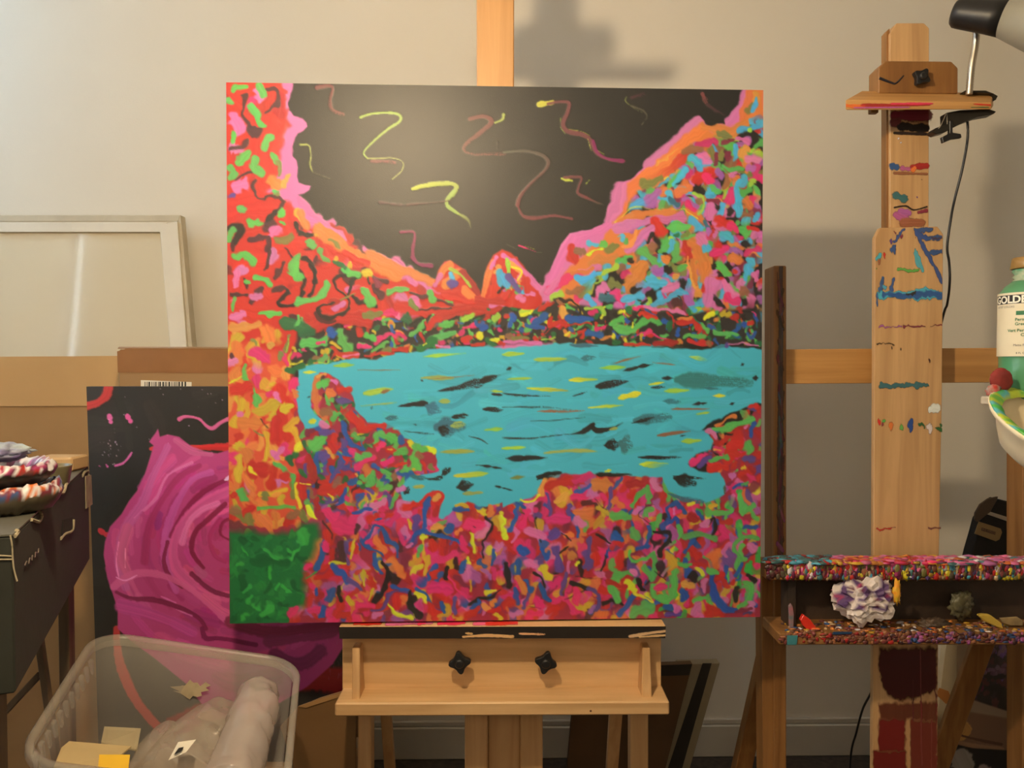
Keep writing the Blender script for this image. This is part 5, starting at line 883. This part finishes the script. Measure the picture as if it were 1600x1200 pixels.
def g_top(g):
    x = g.uniform(1200, 1640); d_ = g.uniform(1.342, 1.395); p = P(x, 882, 1.345); X_ = P(x, 882, d_).x
    zone = ['T', 'z', 'T', 'R', 'z', 'n'] if x < 1300 else (['P', 'P', 'a', 'O', 'R', 'p', 'Y'] if x < 1460 else ['P', 'a', 'w', 'z', 'M', 'o', 'P'])
    return (X_, d_, p.z+.001+g.uniform(0, .004)*(1.395-d_)/.05), (g.uniform(.006, .018), g.uniform(.004, .012), g.uniform(.002, .0045)), g.choice(zone)
def g_face(g):
    x = g.uniform(1200, 1640); y = g.uniform(884, 903); L_ = g.uniform(.004, .012); p = P(x, y, 1.3445)
    return (p.x, 1.3445, p.z), (g.uniform(.0025, .0075), g.uniform(.0006, .0018), min(L_, (905-y)/F*1.34+.003)), g.choice(['R', 'r', 'B', 'M', 'd', 'c', 's', 'Y', 'y', 'z', 'v', 'x', 'n', 'f', 'P', 'd', 'B', 'T', 'w'] if x > 1225 else ['n', 'B', 'c', 'x'])
def g_low(g):
    x = g.uniform(1220, 1640); y = g.uniform(990, 1004); p = P(x, y, 1.3245)
    return (p.x, 1.3245, p.z), (g.uniform(.002, .008), g.uniform(.0006, .0012), g.uniform(.002, .006)), g.choice(['s', 's', 'B', 'B', 's', 'R', 'n'] if x < 1420 else ['B', 'n', 'v', 's', 'V', 'n', 'u'])
def g_lowtop(g):
    x = g.uniform(1220, 1640); d_ = g.uniform(1.327, 1.385); p = P(x, 990, 1.325); X_ = P(x, 990, d_).x
    return (X_, d_, p.z+.0012), (g.uniform(.002, .008), g.uniform(.002, .006), g.uniform(.001, .003)), g.choice(['s', 'f', 'B', 'O', 'n', 's', 'c', 'Y', 'w', 'b', 'o', 'B'])
crust('paint_crust', re_, g_top, 520, 1); crust('paint_drips', re_, g_face, 620, 2); crust('paint_crust', re_, g_low, 360, 3); crust('paint_crust', re_, g_lowtop, 300, 5)
for q_, c_ in ([(1230, 993), (1247, 993), (1245, 1008), (1230, 1008)], 'T'), ([(1302, 987.5), (1332, 987.5), (1330, 991), (1302, 992)], 'b'):
    put('thick_paint_patch', prism(q_, 1.3225, .002, .0005), newmat('patch_paint', rgb(*[v*.8 for v in PAL[c_]]), .4, .1), re_)
# things in the tray
from mathutils import noise
zl = P(1300, 990, 1.325).z
c_ = P(1350, 948, 1.352); bm = bmesh.new(); bmesh.ops.create_icosphere(bm, subdivisions=4, radius=1.0); lay = bm.verts.layers.float_color.new('paint')
for v in bm.verts:
    n_ = v.co.normalized(); a = noise.noise(n_*2.2+V_((3, 1, 0))); b = noise.noise(n_*6+V_((0, 5, 2))); c2_ = abs(noise.noise(n_*13+V_((9, 0, 4))))
    k = 1.05+.35*a+.30*b-.16*c2_; ck = noise.noise(n_*3.1+V_((1, 8, 3))); ck2 = noise.noise(n_*7+V_((4, 4, 4)))
    kk = 'w' if n_.z < -.35 else ('v' if ck > .12 else ('M' if ck > .03 and ck2 > 0 else ('x' if ck2 > .35 else 'w')))
    v[lay] = (*np.clip(s2l(np.array(PAL[kk])/255)*np.array((.85, .85, .95)), 0, .9), 1)
    v.co = V_((n_.x*.050, n_.y*.026, n_.z*.038))*k+c_
zm = min(v.co.z for v in bm.verts)
for v in bm.verts: v.co.z += zl+.003-zm
o = put('crumpled_paper', bm2me(bm), paintmat('crumpled_tissue', .6, weave=0), None); tag(o, 'crumpled white paper smeared with purple and pink paint lying in crusted tray', 'paper')
o = put('paint_clip', prism([(1251, 969), (1256, 961), (1266, 968), (1276, 982), (1274, 986.5), (1264, 986.5), (1255, 978)], 1.345, .010, .001), newmat('bright_red_plastic', rgb(226, 54, 38), .35, .1)); tag(o, 'small bright red plastic piece at left end of crusted tray', 'clip')
o = put('paint_brush_stub', prism([(1233, 948), (1236, 943), (1239, 948), (1241, 960), (1240, 986), (1234, 986)], 1.352, .006, .001), newmat('pink_crust', rgb(170, 96, 110), .5, .3, 60, col2=rgb(96, 120, 124)[:3])); tag(o, 'thin pink crusted brush stub upright at tray left corner', 'brush')
kn = thing('palette_knife', 'yellow-handled palette knife lying in right end of crusted tray', 'knife', P(1550, 975, 1.35))
put('handle', prism([(1529, 962), (1536, 960), (1548, 961), (1566, 974), (1569, 984), (1562, 982), (1540, 972)], 1.350, .010, .002), newmat('yellow_handle', rgb(206, 176, 74), .5, .1, 30), kn)
put('blade', prism([(1562, 966), (1590, 964), (1599, 970), (1598, 978), (1580, 978), (1568, 974)], 1.354, .004, .001), newmat('crusted_blade', rgb(158, 136, 96), .5, .25, 50), kn)
o = put('dried_paint_skin', lump(P(1502, 945, 1.375), .022, 12, .45, 4, 3, (.9, .35, 1.15)), newmat('grey_green_skin', rgb(96, 92, 66), .35, .35, 50, .4, 60, col2=rgb(60, 56, 42)[:3]), None, True); tag(o, 'grey-green peeling skin of dried paint on crusted tray back', 'paint')
o = put('dried_paint_lump', lump(P(1458, 978, 1.365), .017, 22, .5, 4, 4, (1.6, .7, .8)), newmat('muddy_paint', rgb(98, 80, 66), .5, .35, 70, .5, 80), None, True); tag(o, 'muddy brown paint lump in the middle of the crusted tray', 'paint')
o = put('hanging_paint_drip', lump(P(1401, 925, 1.338), .011, 31, .6, 3, 4, (.55, .4, 2.0)), newmat('orange_yellow_paint', rgb(226, 140, 40), .4, .4, 90, col2=rgb(226, 190, 60)[:3]), None, True); tag(o, 'orange and yellow drip hanging below the crusted upper ledge', 'paint')
# ---- clip lamp on the easel head
M_steel = newmat('brushed_gooseneck', rgb(190, 180, 164), .3, .05, 40, metallic=.8)
M_shw = newmat('lamp_shade_cream', rgb(150, 146, 132), .4, .03); M_gun = newmat('gunmetal_clip', rgb(64, 60, 54), .35, .15, 20, metallic=.6)
cl = thing('clip_lamp', 'black and cream clip lamp with silver gooseneck on spattered easel head', 'lamp', P(1530, 175, 1.40))
a0, a1 = P(1489, 20, 1.36), P(1600, 33, 1.30); ad = (a1-a0).normalized()
put('lamp_neck', lathe(a0, ad, [(0, .012), (.001, .019), (.006, .0235), (.014, .0245), (.060, .0275), (.080, .0295)], 36), M_blackp, cl, True)
put('lamp_shade', lathe(a0+ad*.0795, ad, [(0, .027), (.001, .0298), (.05, .046), (.12, .064), (.16, .068), (.16, .066), (.12, .061), (.05, .043), (.004, .026)], 48), M_shw, cl, True)
gn = [P(1526, 40, 1.385), P(1524, 70, 1.39), P(1518, 105, 1.395), P(1514, 148, 1.40)]
me = tube(gn, .0062, 16, sub=22)
for i in range(0, len(me.vertices)//16):
    if i % 2 == 0:
        c = sum((me.vertices[i*16+k].co for k in range(16)), Vector())/16
        for k in range(16): me.vertices[i*16+k].co = c+(me.vertices[i*16+k].co-c)*.84
put('gooseneck', me, M_steel, cl, True)
def slab(name, pts, d, t, m, par, b=.001): put(name, prism(pts, d, t, b), m, par)
slab('clip_jaw', [(1479, 176), (1500, 172), (1545, 170), (1557, 174), (1553, 178), (1530, 182), (1508, 190), (1490, 199), (1480, 198)], 1.385, .022, M_gun, cl)
slab('clip_handle', [(1456, 206), (1462, 200), (1486, 192), (1492, 197), (1478, 206), (1463, 210)], 1.38, .02, M_gun, cl)
slab('clip_top_jaw', [(1508, 141.5), (1540, 141.5), (1552, 146), (1559, 150), (1556, 156), (1552, 158), (1552, 146), (1508, 143.5)], 1.400, .02, M_gun, cl, 0)
slab('wing_screw', [(1484, 188), (1489, 188), (1489, 207), (1502, 209), (1503, 215), (1488, 217), (1474, 223), (1472, 214), (1484, 208)], 1.378, .008, M_blackp, cl)
put('spring', tube([P(1478, 178, 1.383), P(1470, 196, 1.380), P(1466, 201, 1.380)], .0008, 6), M_steel, cl)
put('cord', tube([P(1511, 182, 1.40), P(1512, 215, 1.40), P(1504, 262, 1.41), P(1492, 310, 1.42), P(1486, 340, 1.43), P(1480, 385, 1.435), P(1483, 410, 1.44), P(1484, 440, 1.445), P(1480, 475, 1.465), P(1472, 500, 1.475), P(1440, 640, 1.50), P(1400, 900, 1.52), P(1372, 1050, 1.55), P(1361, 1082, 1.58), P(1348, 1108, 1.62), P(1338, 1145, 1.66), P(1329, 1186, 1.70), P(1325, ypx(.004, 1.74)-1, 1.74)], .0022, 10, sub=8), M_blackp, cl, True)
# ---- bottle and white palette bowl at the right edge
by = 1.16; bc_ = P(1605, 624, by); rb = 39/F*by; s_ = by/F
bt = thing('paint_bottle', 'green acrylic paint bottle with white label at the right edge', 'bottle', bc_)
M_grn = newmat('green_paint_plastic', rgb(80, 146, 104), .3, .03, coat=.3); M_cap = newmat('gold_brown_cap', rgb(150, 116, 62), .45, .1, 40); M_smg = newmat('smeared_neck', rgb(80, 140, 110), .5, .3, 60, col2=rgb(190, 190, 160)[:3])
hh = (624-452)*s_
put('bottle_body', lathe(bc_, (0, 0, 1), [(0, rb*.8), (.002, rb*.92), (.006, rb*.96), (.03, rb), (hh-.012, rb*1.06), (hh-.004, rb*1.0), (hh+.004, rb*.84), (hh+.010, rb*.64), (hh+.013, rb*.5)], 56), M_grn, bt, True)
put('bottle_neck', lathe(bc_+V_((0, 0, hh+.012)), (0, 0, 1), [(0, rb*.62), (.003, rb*.5), (.006, rb*.58), (.010, rb*.50), (.014, rb*.6), (.018, rb*.56)], 40), M_smg, bt, True)
put('cap', lathe(bc_+V_((0, 0, hh+.030)), (0, 0, 1), [(0, rb*.64), (.001, rb*.67), (.016, rb*.60), (.017, rb*.56)], 40), M_cap, bt, True)
TH = math.atan2(bc_.x, bc_.y)
def wrap(me, r):   # bends flat x/z artwork (metres, centred on x=0) round the bottle
    for v in me.vertices:
        a = v.co.x/r-TH; v.co = V_((bc_.x+(r+v.co.y)*math.sin(a), bc_.y-(r+v.co.y)*math.cos(a), bc_.z+v.co.z))
    return me
def flat(x0, x1, z0_, z1_, th=.0002, nx=40):
    bm = bmesh.new(); g = []
    for j in (z0_, z1_): g.append([bm.verts.new((x0+(x1-x0)*i/nx, th, j)) for i in range(nx+1)])
    for i in range(nx): bm.faces.new((g[0][i], g[0][i+1], g[1][i+1], g[1][i]))
    me = bpy.data.meshes.new('f'); bm.to_mesh(me); bm.free(); return me
RB = rb*1.065
lz0, lz1 = (624-557)*s_, (624-459)*s_
lab = put('label', wrap(flat(-rb*1.75, rb*1.75, lz0, lz1, .0003, 60), RB), newmat('bottle_label', rgb(226, 216, 188), .5, .02), bt, True)
put('label_band', wrap(flat(-rb*1.42, rb*1.3, lz1-.0165, lz1-.0035, .0006), RB), M_ink, lab)
M_gl = newmat('green_print', rgb(30, 110, 66), .5, .05)
put('green_band', wrap(flat(-rb*.42, rb*.7, lz1-.0335, lz1-.0275, .0006), RB), M_gl, lab)
def text(body, size, x0, z, m, name='lettering', bold=.0):
    cu = bpy.data.curves.new('t', 'FONT'); cu.body = body; cu.size = size; cu.offset = bold; cu.resolution_u = 3
    to = bpy.data.objects.new('t', cu); C.objects.link(to); dg_ = bpy.context.evaluated_depsgraph_get(); me = bpy.data.meshes.new_from_object(to.evaluated_get(dg_)); bpy.data.objects.remove(to)
    for v in me.vertices: v.co = V_((x0+v.co.x, .0009, z+v.co.y))
    put(name, wrap(me, RB), m, lab)
text('GOLDEN', .0150, -rb*1.38, lz1-.0152, newmat('white_print', rgb(240, 236, 220), .5, 0), bold=.0005)
text('ARTIST COLORS', .0042, -rb*1.3, lz1-.0222, newmat('grey_print', rgb(120, 110, 100), .5, 0))
text('Permanent', .0062, -rb*.45, lz1-.0420, M_gl, bold=.0001); text('Green Light', .0062, -rb*.45, lz1-.0485, M_gl, bold=.0001)
text('Vert Permanent', .0062, -rb*.72, lz1-.0580, M_gl, bold=.0001); text('Clair', .0062, -rb*.25, lz1-.0645, M_gl, bold=.0001)
text('Matte Fluid', .0045, -rb*.5, lz1-.079, newmat('grey_print2', rgb(90, 84, 80), .5, 0)); text('8 FL OZ', .0040, -rb*.4, lz1-.0905, M_ink)
sh_ = thing('side_shelf', 'small shelf stand beyond the right edge carrying the paint bottle', 'shelf', (bc_.x+.12, by, 0))
M_shelf = newmat('shelf_board', rgb(214, 204, 186), .6, .05)
put('shelf_top', boxm(bc_.x+.002, bc_.x+.26, by-.012, by+.12, bc_.z-.014, bc_.z-.0006, .002), M_shelf, sh_)
put('leg', boxm(bc_.x+.12, bc_.x+.15, by+.03, by+.06, 0, bc_.z-.014, .002), M_shelf, sh_)
# white bowl, tipped towards the camera
M_bowl = newmat('white_bowl_plastic', rgb(236, 222, 190), .4, .02); bwc = P(1660, 668, 1.06); axb = V_((.18, -.50, .86)).normalized(); Rr = .096
bw = thing('mixing_bowl', 'white paint mixing bowl with green and teal paint below the bottle', 'bowl', bwc-axb*.06)
put('bowl_body', lathe(bwc-axb*.062, axb, [(0, .035), (.001, .04), (.012, .058), (.030, .070), (.045, .078), (.056, .092), (.062, Rr), (.064, Rr-.002), (.058, .088), (.045, .073), (.03, .066), (.012, .052), (.006, .03)], 64), M_bowl, bw, True)
bwp = lathe(bwc-axb*.0035, axb, [(0, Rr-.010), (.003, Rr-.004), (.0055, Rr-.001), (.0075, Rr-.005), (.006, Rr-.014), (.002, Rr-.020)], 96)
at = bwp.color_attributes.new('paint', 'FLOAT_COLOR', 'POINT')
for i, v in enumerate(bwp.vertices):
    n_ = noise.noise(v.co*34); ck = ['g', 'T', 'g', 'l', 'T', 'e', 'R'][int((n_*.5+.5)*6.99*1.0) % 7]; at.data[i].color = (*np.clip(s2l(np.array(PAL[ck])/255), 0, .9), 1); v.co += axb*noise.noise(v.co*60)*.003
bq = bmesh.new(); bq.from_mesh(bwp); bmesh.ops.delete(bq, geom=[f for f in bq.faces if len(f.verts) > 4], context='FACES'); bq.to_mesh(bwp); bq.free()
put('paint_rim', bwp, M_crust, bw, True)
put('support_arm', tube([bwc-axb*.061, bwc-axb*.072+V_((.02, .01, -.01)), V_((bc_.x+.125, by+.031, bc_.z-.06))], .006, 12), M_shelf, sh_)
o = put('red_rag', lump(P(1564, 594, 1.125), .016, 41, .12, 4, 2, (1.0, .5, 1.15)), newmat('red_rag_cloth', rgb(140, 46, 40), .8, .15, 50), None, True); tag(o, 'red paint-soaked rag tucked between the green bottle and the bowl', 'rag')
o = put('teal_paint_blob', lump(P(1553, 611, 1.12), .008, 43, .5, 3, 4, (1.3, .6, 1.2)), newmat('pale_teal_paint', rgb(130, 160, 150), .5, .3, 80, col2=rgb(190, 60, 50)[:3]), None, True); tag(o, 'small pale teal paint blob under the red rag', 'paint')
o = put('white_hook', prism([(1561, 624), (1564, 622), (1574, 640), (1571, 647), (1557, 646), (1555, 643)], 1.13, .012, .0015), M_bowl); tag(o, 'small white plastic spout beneath the red rag at bowl edge', 'spout')
# ---- behind the right easel
cp_o = panel('leaning_canvas', 'cream canvas with orange spot leaning between spattered easel mast and brace', lambda b: [(1484, 960), (1560, 960), (1540, b), (1448, b)], 1.90, .02, newmat('cream_canvas', rgb(206, 190, 158), .8, .04, 5), 'canvas',
      [('orange_spot', lambda b: [(1462, 1085), (1468, 1075), (1482, 1080), (1488, 1095), (1478, 1100), (1470, 1092)], newmat('orange_spot', rgb(196, 130, 70), .7, .2))])
fp = Painter(220, 420, lambda px, py: ((px-1566+96*(py-880)/336)/(94+96*(py-880)/336)*219, (py-880)*1.25), 1.25, base=(60, 46, 44))
fp.fill([(1440, 990), (1600, 990), (1600, 1100), (1440, 1100)], 150, dict(n=2, k=3, v=1.5, x=1), w=(8, 18), ln=(4, 12)); fp.fill([(1510, 1000), (1590, 1000), (1590, 1060), (1510, 1060)], 30, {(120, 90, 100): 1, (96, 66, 76): 1}, w=(6, 12), ln=(3, 9))
fp.fill([(1490, 1060), (1590, 1060), (1590, 1110), (1490, 1090)], 40, dict(k=5, n=1), w=(9, 18), ln=(4, 12))
fp.poly([(1440, 1070), (1520, 1092), (1600, 1118), (1600, 1180), (1480, 1170), (1440, 1160)], (150, 126, 96), soft=3); fp.poly([(1440, 1110), (1520, 1112), (1600, 1125), (1600, 1172), (1520, 1170), (1440, 1155)], (124, 90, 62), soft=4)
fp.stroke([(1500, 1128), (1512, 1140), (1504, 1150)], 14, (190, 136, 62)); fp.stroke([(1490, 1145), (1530, 1155), (1565, 1162)], 5, (84, 54, 34)); fp.stroke([(1482, 1157), (1530, 1166), (1566, 1170)], 8, (146, 112, 72))
fp.poly([(1440, 1152), (1486, 1160), (1520, 1168), (1600, 1173), (1600, 1300), (1440, 1300)], (26, 20, 16), soft=2)
fp.stroke([(1500, 1182), (1507, 1196)], 30, (150, 140, 112), soft=.2); fp.stroke([(1536, 1206), (1544, 1212)], 26, (140, 130, 104), soft=.2)
dq = 1.72; zt_ = P(1500, 880, dq).z
fc_ = [P(1566, 880, dq), P(1660, 880, dq), P(1660, 1216, dq), P(1470, 1216, dq)]
fb = thing('flower_painting', 'dark purple flower painting with cream band and white ovals behind right easel', 'painting', (P(1520, 880, dq).x, dq, 0))
surf(fp, fc_, 'painted_front', paintmat('flower_paint', .6, weave=.1), fb, (.9, .95, 1.2), relief=.0003)
put('stretched_canvas', hexa([p+V_((0, .0008, 0)) for p in fc_[:2]]+[V_((fc_[2].x, dq+.0008, 0)), V_((fc_[3].x-(fc_[0].x-fc_[3].x)*(fc_[3].z/(zt_-fc_[3].z)), dq+.0008, 0))], [p+V_((0, .018, 0)) for p in fc_[:2]]+[V_((fc_[2].x, dq+.018, 0)), V_((fc_[3].x-(fc_[0].x-fc_[3].x)*(fc_[3].z/(zt_-fc_[3].z)), dq+.018, 0))], 0), M_cblk, fb)
zc_ = P(1545, 985, 1.775).z
ob = put('plain_carton', boxm(P(1536, 985, 1.775).x, P(1660, 985, 1.775).x, 1.76, 1.88, 0, zc_-.0005, .002), M_card2); tag(ob, 'plain carton behind the flower painting, under the black case', 'box')
ba = thing('black_case', 'black case with white strip and tan label tilted behind the right easel tray', 'case', (P(1545, 985, 1.77).x, 1.79, zc_))
M_bc = newmat('black_fabric', rgb(30, 26, 24), .8, .2, 40); 
put('case_body', prism([(1492, 985), (1515, 879), (1519, 862), (1526, 838), (1533, 812), (1560, 780), (1640, 800), (1640, 985)], 1.775, .035, .002), M_bc, ba)
put('curved_flap', prism([(1523, 812), (1524, 802), (1532, 788), (1545, 779), (1560, 776), (1558, 782), (1553, 790), (1548, 800), (1540, 806), (1528, 816)], 1.768, .006, .001), newmat('brown_flap', rgb(80, 62, 46), .7, .1), ba)
put('white_strip', prism([(1535, 801), (1539, 797), (1600, 816), (1600, 823), (1578, 816)], 1.7715, .003, .0005), newmat('pale_strip', rgb(176, 164, 146), .5, .05), ba)
put('tan_label', prism([(1523, 834), (1530, 815), (1564, 826), (1566, 832), (1562, 843), (1556, 846)], 1.7715, .003, .0005), newmat('tan_label', rgb(150, 122, 78), .7, .1), ba)
put('smudged_print', prism([(1534, 824), (1556, 831), (1555, 836), (1533, 829)], 1.7710, .0004, 0), newmat('label_smudge', rgb(112, 84, 60), .7, .25, 300), ba)
for o in bpy.data.objects:
    if '_L' in o: del o['_L']
